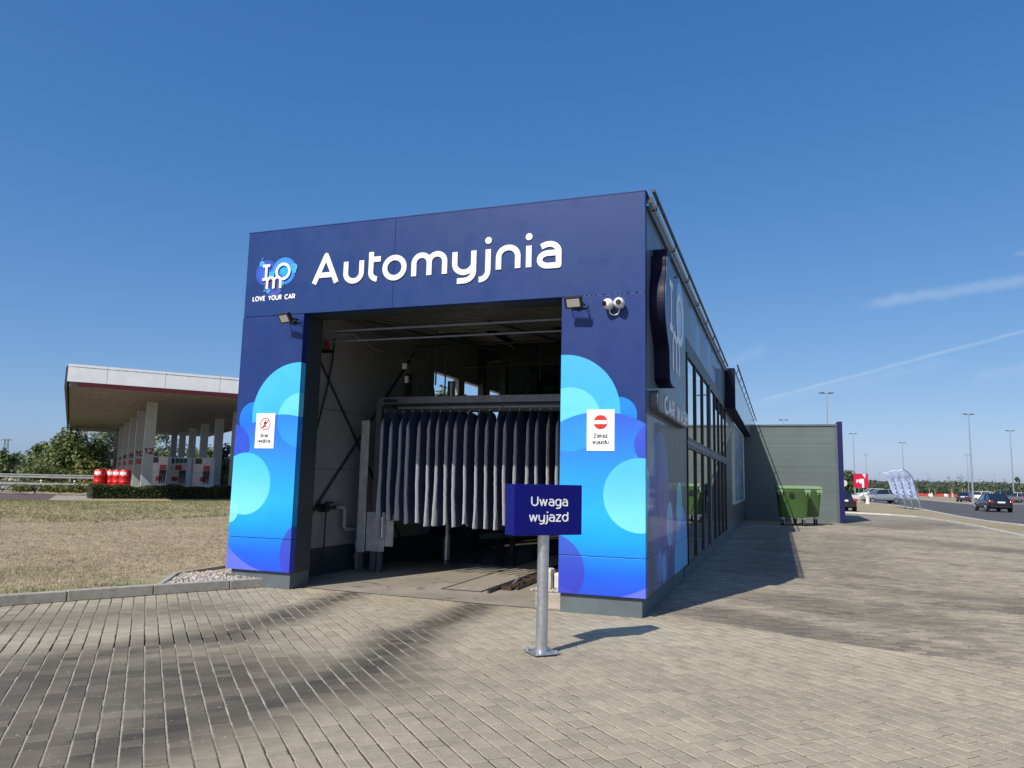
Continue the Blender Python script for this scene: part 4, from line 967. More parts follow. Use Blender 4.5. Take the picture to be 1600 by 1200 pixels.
# water valve pipes
vp = thing('valve_pipework', 'grey drain pipe with black valve low on the left inner wall', 'pipes', (0, 0, 0))
m = MB(); m.tube([(-5.5, 1.8, 1.10), (-5.5, 2.02, 1.10), (-5.5, 2.08, 1.04), (-5.5, 2.08, .78), (-5.5, 2.14, .72), (-5.5, 2.50, .72), (-5.5, 2.56, .66), (-5.5, 2.56, .02)], .035, 10); m.cyl((-5.5, 2.56, .40), (-5.5, 2.56, .50), .055); m.cyl((-5.5, 2.56, .20), (-5.5, 2.56, .26), .055)
m.build('drain_pipe', MT['pvc'], vp, smooth=True)
m = MB(); m.tube([(-5.5, 1.05, .3), (-5.5, 1.05, 1.02), (-5.5, 1.12, 1.09), (-5.5, 1.8, 1.10)], .03, 8); m.cyl((-5.42, 1.45, 1.1), (-5.58, 1.45, 1.1), .07, n=12); m.box(-5.46, -5.42, 1.42, 1.60, 1.17, 1.20); m.cyl((-5.52, 1.55, .1), (-5.52, 1.55, 1.1), .012)
m.build('valve', MT['black'], vp, smooth=True)
# floor drain grating and conveyor track
gr = thing('floor_grating', 'long steel floor grating running into the wash bay', 'grating', (0, 0, 0))
m = MB(); m.box(-3.17, -3.14, 1.05, 9, .0, .018); m.box(-2.56, -2.53, 1.05, 9, 0, .018); m.box(-3.14, -2.56, 1.05, 1.07, 0, .018); m.build('frame', MT['darksteel'], gr)
m = MB()
y_ = 1.09
while y_ < 7: m.box(-3.14, -2.56, y_, y_ + .022, .006, .016); y_ += .05
m.build('bars', simple('worn_bars', (.27, .24, .19), .7), gr)
MB().box(-3.14, -2.56, 1.07, 9, .0085, .0095).build('pit', simple('grating_pit', (.13, .115, .085), .9), gr)
ct = thing('conveyor_track', 'rusty open conveyor chain track beside the floor grating', 'conveyor', (0, 0, 0))
m = MB(); m.box(-2.42, -2.39, 1.0, 12, .0, .05); m.box(-2.16, -2.13, 1.5, 12, 0, .05); m.build('rail', MT['darksteel'], ct)
m = MB(); rnd = random.Random(2); y_ = 1.4
while y_ < 8: m.box(-2.36 + rnd.uniform(-.01, .01), -2.20, y_, y_ + .06, .01, .035 + rnd.random() * .03); y_ += .085
m.build('chain', simple('rusty_chain', (.06, .035, .025), .8, .3, var=.5, scale=30), ct)
m = MB(); m.beam((-2.33, 1.75, .02), (-2.24, 1.9, .16), .02); m.build('lever', MT['galv'], ct)
ft = thing('guide_rail', 'low steel wheel guide rail on a post further inside the bay', 'guide rail', (0, 0, 0))
m = MB(); m.beam((-4.3, 5.4, .45), (-1.2, 11.5, .45), .06, .10); m.build('rail', MT['framegrey'], ft)
m = MB(); m.box(-3.95, -3.85, 6.2, 6.3, .01, .42); m.box(-2.6, -2.5, 8.8, 8.9, .01, .42); m.build('post', MT['darksteel'], ft)
cb = thing('guard_block', 'weathered white concrete guard block at the foot of the right pillar', 'concrete block', (-1.27, .25, 0))
MB().box(-.17, .17, -.08, .9, 0, .20).build('base', MT['concrete'], cb, bevel=.015)
m = MB(); m.box(-.165, -.02, .12, .34, .205, .47); m.box(-.015, .165, .2, .42, .205, .42); m.build('blocks', MT['whitecon'], cb, bevel=.03)
m = MB(); rnd = random.Random(8)
for i in range(70): m.sphere((rnd.uniform(-.25, .16), rnd.uniform(-.05, .25), .205 + rnd.uniform(0, .02)), rnd.uniform(.010, .026), 6, 4, .7)
m.build('rubble', MT['pebble'], cb)

# ------------------------------------------------------------------ warning sign on its post
A = R(45)
sg = thing('warning_sign_post', 'navy box sign reading Uwaga wyjazd on a silver post in front of the bay', 'sign', (-.605, -2.24, 0), A)
m = MB(); m.cyl((0, 0, .012), (0, 0, 1.12), .055, n=32); m.build('post', MT['galv'], sg, smooth=True)
m = MB(); m.box(-.13, .13, -.13, .13, .012, .024); m.build('base_plate', MT['galv'], sg, bevel=.003)
for sx in (-1, 1):
    for sy in (-1, 1): MB().cyl((sx * .10, sy * .10, .024), (sx * .10, sy * .10, .045), .012, n=6).build('anchor_bolt', MT['galv'], sg)
    m = MB(); m.hexa([(sx * .055, -.003, .024), (sx * .12, -.003, .024), (sx * .055, -.003, .07)], [(sx * .055, .003, .024), (sx * .12, .003, .024), (sx * .055, .003, .07)]); m.build('gusset', MT['galv'], sg)
bxo = MB().box(-.365, .365, -.10, .10, 1.10, 1.575).build('sign_box', MT['navybox'], sg, bevel=.006)
lettering('Uwaga', -.19, .205, 1.372, .070, .0115, .003, XZ(-.1005), gap=.36).build('lettering', MT['lettering'], bxo); lettering('wyjazd', -.21, .212, 1.226, .070, .0115, .003, XZ(-.1005), gap=.34).build('lettering', MT['lettering'], bxo)

# ------------------------------------------------------------------ annex and bins
an = thing('annex_building', 'grey ribbed sandwich panel annex with navy edge standing across the yard', 'building', (0, 29.1, 0))
t = NT('ribbed_panel'); x_, y_, z_ = t.sep(t.P()); rb = t.m('ABSOLUTE', t.m('SUBTRACT', t.m('FRACT', t.m('MULTIPLY', z_, 3.4)), .5)); jt = t.rng(t.m('ABSOLUTE', t.m('SUBTRACT', t.m('FRACT', t.m('MULTIPLY', t.m('SUBTRACT', z_, .35), .9)), .5)), .494, .497)
cc = t.mix(jt, (.115, .145, .14), (.05, .06, .06)); k = t.rng(t.noise(.7, 5, .6), .3, .7, .9, 1.1); cc = t.mix(1., cc, t.nd('ShaderNodeCombineXYZ', k, k, k).outputs[0], 'MULTIPLY')
t.bump(t.rng(rb, .30, .36), .18, .008); MT['ribs'] = t.out(cc, .5, .1)
MB().box(.0, 4.18, 0, 7.0, .0, 4.5).build('wall', MT['ribs'], an)
MB().box(.0, 4.2, -.05, 7.0, 4.503, 4.60).build('roof_edge', MT['sidegrey'], an, bevel=.01)
MB().box(4.05, 4.16, -.012, -.001, .0, 4.50).build('corner_trim', MT['sidegrey'], an)
MB().box(4.183, 4.40, -.06, 7.0, .0, 4.72).build('navy_cladding', simple('annex_navy', (.002, .003, .08), .45, var=.06), an, bevel=.01)

def bin_(name, label, loc, rz):
    b = thing(name, label, 'waste container', loc, rz, 'green wheeled waste containers'); b.scale = (1, 1, 1.26)
    gm = MT.setdefault('bin', simple('green_bin_plastic', (.075, .155, .045), .5, var=.08, scale=2)); lm = MT.setdefault('binlid', simple('green_lid_plastic', (.20, .31, .17), .45, var=.08, scale=2))
    # body: x width 1.22, y depth .95, tapered to the bottom
    def ringp(w, d, z, c=.07): return [(-w + c, -d, z), (w - c, -d, z), (w, -d + c, z), (w, d - c, z), (w - c, d, z), (-w + c, d, z), (-w, d - c, z), (-w, -d + c, z)]
    m = MB(); lv = [(.50, .36, .27), (.52, .385, .31), (.61, .47, 1.10), (.63, .49, 1.13), (.63, .49, 1.21), (.58, .44, 1.21)]
    rs = [ringp(*l) for l in lv]; m.v = [p for r in rs for p in r]
    m.f.append(tuple(range(8)))
    for j in range(len(rs) - 1):
        for i in range(8): m.f.append((j * 8 + i, j * 8 + (i + 1) % 8, (j + 1) * 8 + (i + 1) % 8, (j + 1) * 8 + i))
    m.f.append(tuple(range((len(rs) - 1) * 8, len(rs) * 8)))
    m.build('body', gm, b, smooth=True)
    m = MB(); prof = [(-.52, 1.212), (-.53, 1.25), (-.40, 1.30), (.0, 1.335), (.38, 1.32), (.53, 1.26), (.53, 1.212)]
    m.prism(prof, 'x', -.65, .65); m.build('lid', lm, b, bevel=.012)
    m = MB()
    for x0 in (-.66, .42): m.box(x0, x0 + .24, -.555, -.53, 1.10, 1.20)
    for x0 in (-.62, .46): m.box(x0, x0 + .05, -.535, -.49, 1.02, 1.10); m.box(x0 + .12, x0 + .17, -.535, -.49, 1.02, 1.10)
    for y0 in (-.3, .15): m.box(.645, .70, y0, y0 + .2, 1.10, 1.16); m.box(-.70, -.645, y0, y0 + .2, 1.10, 1.16)
    m.build('handle', lm, b, bevel=.008)
    m = MB(); m.prism([(-.13 + p[0], p[1]) for p in arc(.05, 1.00, .12, .085, 0, 360, 16)[:-1]], 'y', -.50, -.47); m.box(-.14, -.02, -.515, -.50, .97, 1.1); m.build('lock_plate', MT['black'], b)
    for sx, sy in ((-.42, -.30), (.42, -.30), (-.42, .30), (.42, .30)):
        w = MB(); w.cyl((sx - .025, sy, .10), (sx + .025, sy, .10), .10, n=20); wo = w.build('wheel', MT['rubber'], b, smooth=True)
        w = MB(); w.cyl((sx - .029, sy, .10), (sx + .029, sy, .10), .06, n=16); w.build('rim', MT['galv'], wo, smooth=True)
        w = MB(); w.box(sx - .045, sx - .035, sy - .03, sy + .03, .08, .27); w.box(sx + .035, sx + .045, sy - .03, sy + .03, .08, .27); w.box(sx - .05, sx + .05, sy - .05, sy + .05, .24, .28); w.build('castor', MT['galv'], b)
    return b
bin_('waste_container', 'green wheeled waste container in front, with black lock plate', (2.06, 24.85, 0.004), R(6))
bin_('waste_container', 'green wheeled waste container standing behind the front one', (2.58, 26.3, 0.004), R(6))

# ------------------------------------------------------------------ roads and verges on the right
def g2(px, py): p = G(px, py); return (p.x, p.y)
verge = [(30, -10), (16, 6), (11.5, 14.), (10.2, 18.5), (9.75, 22.5), (9.9, 29.6), (9.7, 36), (9.2, 41), (8.2, 43.5), (5.2, 46), (4.6, 95), (10.8, 95), (12.4, 75), (12.6, 62), (11.9, 45), (11.9, 37.5), (12.5, 33.4), (14, 28), (20, 18), (40, 2)]
sheet('verge', verge, .035, MT['verge'])
m = MB(); kp = [(16, 6), (11.5, 14.), (10.2, 18.5), (9.75, 22.5), (9.9, 29.6), (9.7, 36), (9.2, 41), (8.2, 43.5), (5.2, 46)]
for i in range(len(kp) - 1): m.beam((kp[i][0], kp[i][1], .03), (kp[i + 1][0], kp[i + 1][1], .03), .14, .10)
tag(m.build('verge_kerb', MT['whitecon']), 'pale low kerb curving along the far edge of the yard paving', 'kerb')
m = MB(); kp = [(40, 2), (20, 18), (14, 28), (12.5, 33.4), (11.9, 37.5), (11.9, 45), (12.6, 62), (12.4, 75), (10.8, 95)]
for i in range(len(kp) - 1): m.beam((kp[i][0], kp[i][1], .02), (kp[i + 1][0], kp[i + 1][1], .02), .16, .12)
tag(m.build('road_kerb', MT['whitecon']), 'pale kerb between the dry verge and the asphalt road', 'kerb')
sheet('road', [(40, 2), (20, 18), (14, 28), (12.5, 33.4), (11.9, 37.5), (11.9, 45), (12.6, 62), (12.4, 75), (10.8, 95), (8, 125), (25, 125), (25.4, 112), (29, 104), (60, 110), (140, 130), (140, 2)], .0, MT['asphalt'])
sheet('car_park', [(8, 125), (-10, 125), (-10, 330), (260, 330), (260, 60), (140, 60), (140, 130), (60, 110), (29, 104), (25.4, 112), (25, 125)], -.01, MT['asphalt2'])
isl = [g2(1432, 775.5), g2(1420, 778.5), g2(1470, 784), g2(1528, 789), g2(1556, 789), g2(1553, 784), g2(1500, 779)]
sheet('grass_island', isl, .05, MT['verge'])
m = MB(); n_ = len(isl)
for i in range(n_): a_, b_ = isl[i], isl[(i + 1) % n_]; m.beam((a_[0], a_[1], .03), (b_[0], b_[1], .03), .2, .12)
tag(m.build('island_kerb', MT['whitecon']), 'pale kerb around the grass island between road and car park', 'kerb')
for (a_, b_) in (((13.0, 33.2), (13.5, 28.6)), ((33., 85.), (30., 88.))): m = MB(); m.beam((a_[0], a_[1], .006), (b_[0], b_[1], .006), .18, .004); tag(m.build('road_marking', MT['paint']), kind='structure')
m = MB()
for k_ in range(14):
    p = D(1462 + k_ * 12, 150 + (k_ % 3) * 4); m.box(p.x, p.x + .12, p.y, p.y + 5, -.008, -.002)
tag(m.build('parking_lines', MT['paint']), kind='structure')

# lamp masts
def mast(px, d, h, label):
    p = D(px, d); b = thing('lamp_mast', label, 'street lamp', p, R(20), 'tall lamp masts over the car park')
    MB().cyl((0, 0, 0), (0, 0, h), .13, .06, 12).build('pole', MT['galv'], b, smooth=True)
    m = MB(); m.cyl((-.55, 0, h), (.55, 0, h), .04, n=8); m.build('crossarm', MT['galv'], b)
    hs = 2 if True else 3
    for s_ in (-1, 1): m = MB(); m.hexa([(s_ * .22, -.16, h + .02), (s_ * .78, -.22, h + .02), (s_ * .78, .22, h + .02), (s_ * .22, .16, h + .02)], [(s_ * .28, -.1, h + .13), (s_ * .72, -.14, h + .12), (s_ * .72, .14, h + .12), (s_ * .28, .1, h + .13)]); m.build('lamp_head', MT['framegrey'], b)
mast(1520, 101.8, 12, 'tallest looking lamp mast behind the black hatchback on the road')
mast(1584, 127, 11.9, 'lamp mast at the right edge of the photo beyond the silver car')
mast(1296, 82.3, 12, 'lamp mast rising above the right end of the annex roof')
mast(1336, 142, 11.9, 'lamp mast directly behind the red sign board')
mast(1355, 229.5, 11.9, 'far lamp mast just right of the red sign board')
mast(1413, 166, 11.9, 'lamp mast behind the two feather flags')
mast(1514, 215.4, 11.9, 'far thin lamp mast just left of the tallest looking mast')
mast(1227, 117, 12, 'lamp mast whose head shows just over the annex roof')
mast(1375, 480, 11.9, 'tiny distant lamp mast left of the feather flags')
mast(1450, 480, 11.9, 'tiny distant lamp mast right of the feather flags')
mast(1556, 450, 11.9, 'tiny distant lamp mast above the black hatchback')

# feather flags
t = NT('flag_cloth'); P = t.P(); n1 = t.noise(1.6, 2, .5, dist=1.0); cc = t.mix(t.rng(n1, .50, .56), (.42, .50, .66), (.31, .39, .56)); cc = t.mix(t.rng(t.noise(4, 2, .5, dist=.5), .56, .62, 0, .5), cc, (.52, .59, .72))
fm = t.out(cc, .6, 0.)
def flag(label, px, d, H_, lean):
    p = D(px, d); b = thing('feather_flag', label, 'flag', p, R(20), 'feather flags on the verge')
    def pole(f): # bends left near the top
        z = H_ * f; e_ = max(0, (f - .74) / .26); x = -.75 * f ** 1.3 - .5 * e_ ** 1.6; z = H_ * (f - .05 * e_ ** 2); return x, z
    m = MB(); m.tube([(pole(i / 20)[0], 0, pole(i / 20)[1]) for i in range(21)], [.035 - .02 * i / 20 for i in range(21)], 6); m.build('pole', MT['galv'], b, smooth=True)
    m = MB(); n = 18; nu = 6
    for i in range(n + 1):
        f = .12 + .88 * i / n; x, z = pole(f); w = .95 * min(1, (f - .12) / .15 + .04)
        for j in range(nu + 1): u = j / nu; zz = z + .3 * u * (1 - f) - .12 * u * max(0, (f - .8) / .2); m.v.append((x - w * u * (1 - .25 * max(0, (f - .74) / .26)), .07 * math.sin(u * 5 + f * 6) * u, zz + 0.30 * u * max(0, 1 - (f - .12) / .4)))
    for i in range(n):
        for j in range(nu): a_ = i * (nu + 1) + j; m.f.append((a_, a_ + 1, a_ + nu + 2, a_ + nu + 1))
    o = m.build('banner', fm, b, smooth=True, fix=False); sd = o.modifiers.new('thickness', 'SOLIDIFY'); sd.thickness = .004
    em = MT.setdefault('flagblue', simple('flag_print_blue', (.07, .12, .26), .6))
    m = MB(); m.tube([(pole(.3 + .7 * i / 16)[0] - .01, -.02, pole(.3 + .7 * i / 16)[1]) for i in range(17)], .028, 6); m.build('edge_band', em, b, smooth=True)
    cx_, cz_ = pole(.78); cx_ -= .42; m = MB(); m.tube([(cx_ + .24 * math.cos(R(a_)), -.10, cz_ + .13 * math.sin(R(a_)) - .02) for a_ in range(0, 361, 20)], .018, 5)
    for k2 in range(5): zz_ = cz_ - .38 - k2 * .34; m.tube([(cx_ + .16 - k2 * -.06, -.10, zz_), (cx_ + .02 + k2 * .06, -.10, zz_ - .12), (cx_ + .18 + k2 * .06, -.10, zz_ - .22)], .022, 5)
    m.build('printed_mark', em, b, smooth=True)
flag('pale blue feather flag nearest the road, rightmost of the three', 1437, 60, 3.4, 2.2)
flag('pale blue feather flag in the middle of the three', 1425, 62.5, 3.4, 2.2)
flag('pale blue feather flag furthest left of the three', 1414, 65, 3.3, 2.0)

# red sign board on legs
rs = thing('red_sign_board', 'square red sign board with white arch mark on thin legs', 'sign', D(1346, 95), R(20))
MB().box(-.9, .9, 0, .12, 1.72, 3.5).build('board', simple('red_board', (.62, .015, .05), .4), rs)
m = MB(); m.box(-.6, -.4, -.004, -.001, 2.35, 2.75); m.prism([(-.6, 2.6), (-.1, 2.85), (.35, 2.85), (.35, 1.75), (.1, 1.75), (.1, 2.4), (-.15, 2.2), (-.3, 2.55), (-.6, 2.45)], 'y', -.008, -.005); m.prism([(.15, 3.45), (.6, 3.45), (.5, 2.9), (.4, 3.1)], 'y', -.004, -.001)
m.build('white_mark', MT['lettering'], rs)
m = MB(); [m.cyl((x, .06, 0), (x, .06, 1.72), .04, n=8) for x in (-.75, -.3, .3, .75)]; m.build('leg', MT['galv'], rs)
for (px, py, w, h, lb) in ((1338, 785, .55, .85, 'white painted concrete block below the red sign board'),):
    p = G(px, py); b = thing('concrete_barrier', lb, 'concrete block', p, R(20)); m = MB()
    m.hexa([(-w * .8, -.3, 0), (w * .8, -.3, 0), (w * .8, .3, 0), (-w * .8, .3, 0)], [(-w * .8, -.25, h * .45), (w * .8, -.25, h * .45), (w * .8, .25, h * .45), (-w * .8, .25, h * .45)]); m.build('base', MT['concrete'], b)
    MB().box(-w, w, -.3, .3, h * .45 + .004, h).build('top', MT['whitecon'], b, bevel=.04)
def bollard(px, py, h, lb, tilt=0):
    p = G(px, py); b = thing('concrete_bollard', lb, 'bollard', p, 0, 'white concrete bollards'); b.rotation_euler = (0, tilt, 0)
    MB().cyl((0, 0, 0), (0, 0, h), .24, .13, 14).build('body', MT['whitecon'], b, smooth=True); MB().cyl((0, 0, h), (0, 0, h + .05), .13, .06, 14).build('cap', MT['whitecon'], b, smooth=True)
bollard(1356, 788, .85, 'white bollard to the right of the concrete block under the red sign')
bollard(1328, 789, .85, 'leaning white bollard beside the parked black car', R(-14))
bollard(1456, 776.5, 1.0, 'far white bollard at the left end of the grass island')
bollard(1488, 777, 1.0, 'far white bollard beside the middle of the grass island')
p = G(1320, 790); rd = thing('round_sign', 'round white road sign on a thin post next to the annex corner', 'sign', p, R(20)); MB().cyl((0, 0, 0), (0, 0, 2.0), .04, n=8).build('post', MT['galv'], rd); MB().cyl((0, -.04, 2.1), (0, -.01, 2.1), .3, n=24).build('plate', MT['whitecon'], rd)
# red and white plastic barriers
bar0 = None
for k_ in range(24):
    px = 1424 + k_ * 5.9; p = D(px, 205 + 6 * math.sin(k_ * .8))
    if k_ in (6, 13, 14): continue
    wh = k_ % 4 == 1
    b = thing('plastic_barrier', ('white' if wh else 'red') + ' plastic traffic barrier in the row across the car park', 'barrier', p, R(18 + 6 * math.sin(k_ * 2.2)), ('white' if wh else 'red') + ' plastic barriers across the car park')
    m = MB(); m.prism([(-.28, 0), (-.28, .15), (-.12, .3), (-.10, .72), (.10, .72), (.12, .3), (.28, .15), (.28, 0)], 'x', -.55, .55)
    mt = MT['white'] if wh else MT.setdefault('hazedred', simple('hazed_red_plastic', (.48, .07, .06), .6)); m.build('body', mt, b); m = MB(); m.box(-.2, .2, -.13, .13, .724, .79); m.build('filler_cap', mt, b)  # red dulled in its colour to stand for distance haze

# ------------------------------------------------------------------ cars
def car(name, label, loc, rz, paint, L=4.65, W=1.8, Hh=1.46, kind='hatch', group=None, plate=True):
    c = thing(name, label, 'car', loc, rz, group)
    h = W / 2; k = Hh / 1.46
    # body stations along x (front = +x): (x, half width, sill z, belt z, deck height)
    st = [(-L / 2, h * .80, .38, .78, .86), (-L / 2 + .08, h * .93, .30, .86, .98), (-L / 2 + .55, h * .985, .24, .92, 1.00), (-.9, h, .22, .93, .98), (.2, h, .22, .92, .95), (.95, h, .22, .90, .95), (L / 2 - .75, h * .97, .24, .84, .88), (L / 2 - .15, h * .88, .28, .66, .72), (L / 2, h * .68, .34, .56, .60)]
    if kind == 'suv': st = [(x, w, s + .06, b + .12, d + .12) for x, w, s, b, d in st]
    m = MB(); n = 10
    for (x, w, s, b, d) in st:
        m.v += [(x, -w * .85, s), (x, -w, s + .12), (x, -w * 1.0, b * .75), (x, -w * .97, b), (x, -w * .82, d), (x, w * .82, d), (x, w * .97, b), (x, w, b * .75), (x, w, s + .12), (x, w * .85, s)]
    for j in range(len(st) - 1):
        for i in range(n): m.f.append((j * n + i, j * n + (i + 1) % n, (j + 1) * n + (i + 1) % n, (j + 1) * n + i))
    m.f += [tuple(range(n)), tuple(range((len(st) - 1) * n, len(st) * n))]
    bo = m.build('body', paint, c, smooth=True); sb_ = bo.modifiers.new('sub', 'SUBSURF'); sb_.levels = 1; sb_.render_levels = 2
    # greenhouse
    dz = .12 if kind == 'suv' else 0
    rear = {'hatch': (-L / 2 + .28, -L / 2 + 1.15), 'suv': (-L / 2 + .15, -L / 2 + .5), 'sedan': (-L / 2 + .75, -L / 2 + 1.35)}[kind]
    base = [(rear[0], h * .76), (-.8, h * .86), (.3, h * .86), (1.25, h * .74)]; top = [(rear[1], h * .60), (-.6, h * .66), (.1, h * .66), (.35, h * .60)]
    m = MB(); zb = .90 + dz; zt = Hh - .05
    bp = [(x, -w, zb) for x, w in base] + [(x, w, zb) for x, w in reversed(base)]; tp = [(x, -w, zt) for x, w in top] + [(x, w, zt) for x, w in reversed(top)]
    m.hexa(bp, tp); m.build('window_glass', MT['carglass'], c, bevel=.03)
    m = MB(); e = .03; m.hexa([(x + (e if i < 4 else e) * (0), y * 1.02, zt - .01) for i, (x, y, z) in enumerate(tp)], [(x * .95 + .0, y * .88, Hh) for x, y, z in tp]); m.build('roof', paint, c, bevel=.02)
    m = MB()
    for s_ in (-1, 1):
        for i in (0, 1, 3): b_, t_ = base[i], top[i]; m.beam((b_[0], s_ * b_[1] * 1.01, zb), (t_[0], s_ * t_[1] * 1.01, zt), .07, .05)
    m.build('pillars', paint, c)
    for s_ in (-1, 1): m = MB(); m.box(.85, 1.0, s_ * (h + .02) - .09, s_ * (h + .02) + .09, .94 + dz, 1.06 + dz); m.build('mirror', paint, c, bevel=.03)
    for sx in (-L / 2 + .85, L / 2 - .88):
        for s_ in (-1, 1):
            w = MB(); w.cyl((sx, s_ * (h - .20), .32), (sx, s_ * (h + .005), .32), .32, n=24); wo = w.build('wheel', MT['rubber'], c, smooth=True)
            w = MB(); w.cyl((sx, s_ * (h - .03), .32), (sx, s_ * (h + .012), .32), .21, n=20)
            for a_ in range(5): t_ = a_ * 1.2566; w.beam((sx, s_ * (h + .014), .32), (sx + .2 * math.cos(t_), s_ * (h + .014), .32 + .2 * math.sin(t_)), .05, .01, up=(0, s_, 0))
            w.build('rim', MT['chrome'], wo)
    tl = MT.setdefault('tail', simple('tail_light', (.45, .01, .02), .15, coat=1.)); hl_ = MT.setdefault('head', simple('head_light', (.75, .78, .8), .1, coat=1.))
    for s_ in (-1, 1):
        m = MB(); m.box(-L / 2 - .01, -L / 2 + .22, s_ * h * .80 - .16, s_ * h * .80 + .12, .74 + dz, .90 + dz); m.build('tail_light', tl, c, bevel=.03)
        m = MB(); m.box(L / 2 - .38, L / 2 - .06, s_ * h * .72 - .14, s_ * h * .72 + .1, .60 + dz, .74 + dz); m.build('headlight', hl_, c, bevel=.03)
    m = MB(); m.box(-L / 2 - .05, -L / 2 + .1, -h * .82, h * .82, .36 + dz, .50 + dz); m.build('bumper', MT['black'], c, bevel=.03)
    if plate:
        m = MB(); m.box(-L / 2 - .035, -L / 2 + .0, -.26, .26, .72 + dz, .84 + dz); m.build('number_plate', MT['white'], c)
    return c
blk = carpaint('black_car_paint', (.012, .014, .02)); sil = carpaint('silver_car_paint', (.42, .44, .45), .6); whp = carpaint('white_car_paint', (.75, .76, .77), 0); grp = carpaint('grey_car_paint', (.10, .11, .12), .5); blp = carpaint('blue_car_paint', (.02, .04, .10), .4); gnp = carpaint('teal_car_paint', (.015, .07, .08), .3); brp = carpaint('mauve_car_paint', (.30, .25, .25), .4)
p = G(1560, 799); car('parked_car', 'black hatchback driving away on the near asphalt road', (p.x - .65, p.y - 1.1, 0), R(92), blk)
p = G(1322, 800); car('parked_car', 'black car mostly hidden behind the navy edge of the annex', (p.x - .35, p.y + 2.2, 0), R(96), blk, kind='sedan')
p = D(1376, 88); car('parked_car', 'silver crossover seen side on behind the feather flags', p, R(196), sil, L=4.4, Hh=1.62, kind='suv')
p = D(1362, 128); car('parked_car', 'white hatchback partly hidden behind the silver crossover', p, R(200), whp, Hh=1.7, kind='suv')
p = D(1508, 110); car('parked_car', 'dark blue car just left of the black hatchback', p, R(70), blp, kind='hatch')
p = D(1528, 120); car('parked_car', 'white car directly behind the dark blue car', p, R(150), whp, Hh=1.6, kind='suv')
p = D(1548, 128); car('parked_car', 'grey car whose roof shows above the black hatchback', p, R(110), grp, kind='hatch')
p = D(1565, 125); car('parked_car', 'tall teal green car above the right of the black hatchback', p, R(110), gnp, Hh=1.85, kind='suv')
p = D(1581, 150); car('parked_car', 'white car near the right edge beyond the lamp mast', p, R(110), whp, Hh=1.6, kind='suv')
p = D(1592, 118); car('parked_car', 'mauve grey car at the right edge of the car park', p, R(108), brp, Hh=1.5, kind='hatch')
p = D(1603, 118); car('parked_car', 'blue car cut off by the right edge of the photo', p, R(108), blp, Hh=1.45, kind='hatch')

# ------------------------------------------------------------------ trees
def tree(name, label, cat, loc, h, w, mat, seed, n=2600, leaf=.22, trunk=.25, group=None, low=.08, clumps=16, up_=1.0):
    r = random.Random(seed); t = thing(name, label, cat, loc, 0, group)
    m = MB(); th = h * .55; m.tube([(0, 0, 0), (.05 * w * r.uniform(-1, 1), 0, th * .5), (0.08 * w * r.uniform(-1, 1), 0, th)], [trunk * .5, trunk * .4, trunk * .2], 8)
    cl = []
    for i in range(clumps):
        a_ = r.random() * 6.28; f = r.uniform(low + .12, .95); rad = w / 2 * (math.sin(min(1, max(.05, f * 1.05)) * math.pi) ** .55) * r.uniform(.35, .95)
        c = Vector((math.cos(a_) * rad, math.sin(a_) * rad, h * f * .93)); cr = r.uniform(.13, .24) * w * (1.1 - .45 * f); cl.append((c, cr))
        if i % 2 == 0: m.tube([(0, 0, min(th, c.z * .5)), (c.x * .5, c.y * .5, c.z * .75), tuple(c)], [trunk * .22, trunk * .14, trunk * .05], 5)
    cl.append((Vector((0, 0, h * .88)), .16 * w)); cl.append((Vector((0, 0, h * .5)), .3 * w))
    m.build('trunk', MT['bark'], t)
    m = MB(); tot_ = sum(c[1] ** 2 for c in cl)
    for c, cr in cl:
        for _ in range(max(8, int(n * cr * cr / tot_))):
            d = Vector((r.gauss(0, 1), r.gauss(0, 1), r.gauss(0, .85))).normalized(); q = c + Vector((d.x, d.y, d.z * up_)) * cr * r.uniform(.5, 1.15)
            if q.z < h * low: q.z = h * low + r.random() * .3
            nrm = (d + Vector((r.uniform(-.8, .8), r.uniform(-.8, .8), r.uniform(-.3, .9)))).normalized(); u = nrm.orthogonal().normalized(); u = Matrix.Rotation(r.random() * 6, 3, nrm) @ u; v = nrm.cross(u); s_ = leaf * r.uniform(.6, 1.3)
            b_ = len(m.v); m.v += [tuple(q - u * s_), tuple(q + v * s_ * .6), tuple(q + u * s_), tuple(q - v * s_ * .6)]; m.f.append((b_, b_ + 1, b_ + 2, b_ + 3))
    m.build('crown', mat, t, fix=False); return t
GZ = .55
tree('broadleaf_tree', 'big bushy green tree standing left of the canopy corner behind the guardrail', 'tree', D(106, 74, GZ), 5.2, 6.0, LEAF[0], 1, 5200, .20, low=.02, clumps=30)
tree('broadleaf_tree', 'tall thin greyish tree rising behind the big bushy tree', 'tree', D(124, 86, GZ), 5.8, 4.2, LEAF[1], 2, 2200, .20, clumps=18)
tree('broadleaf_tree', 'narrow young tree with loose top shoots left of the big bushy tree', 'tree', D(64, 76, GZ), 4.0, 3.0, LEAF[0], 3, 1500, .18, clumps=14)
tree('broadleaf_tree', 'silvery rounded tree left of the narrow young tree', 'tree', D(45, 82, GZ), 3.2, 3.6, LEAF[1], 4, 1500, .18, low=.02)
tree('broadleaf_tree', 'dark low tree next to the silvery rounded tree', 'tree', D(24, 92, GZ), 3.2, 3.6, LEAF[2], 5, 1300, .2, low=.02)
tree('broadleaf_tree', 'dense green tree at the left edge of the photo', 'tree', D(0, 78, GZ), 3.0, 4.2, LEAF[0], 6, 1800, .2, low=.02)
tree('willow_tree', 'pale silvery willow behind the numbered columns', 'tree', D(166, 98, GZ), 7.2, 6.4, LEAF[1], 7, 3400, .24, low=.02, clumps=24)
tree('broadleaf_tree', 'dark green tree between the bushy tree and the willow', 'tree', D(145, 84, GZ), 4.6, 4.6, LEAF[2], 8, 2200, .2, low=.02)
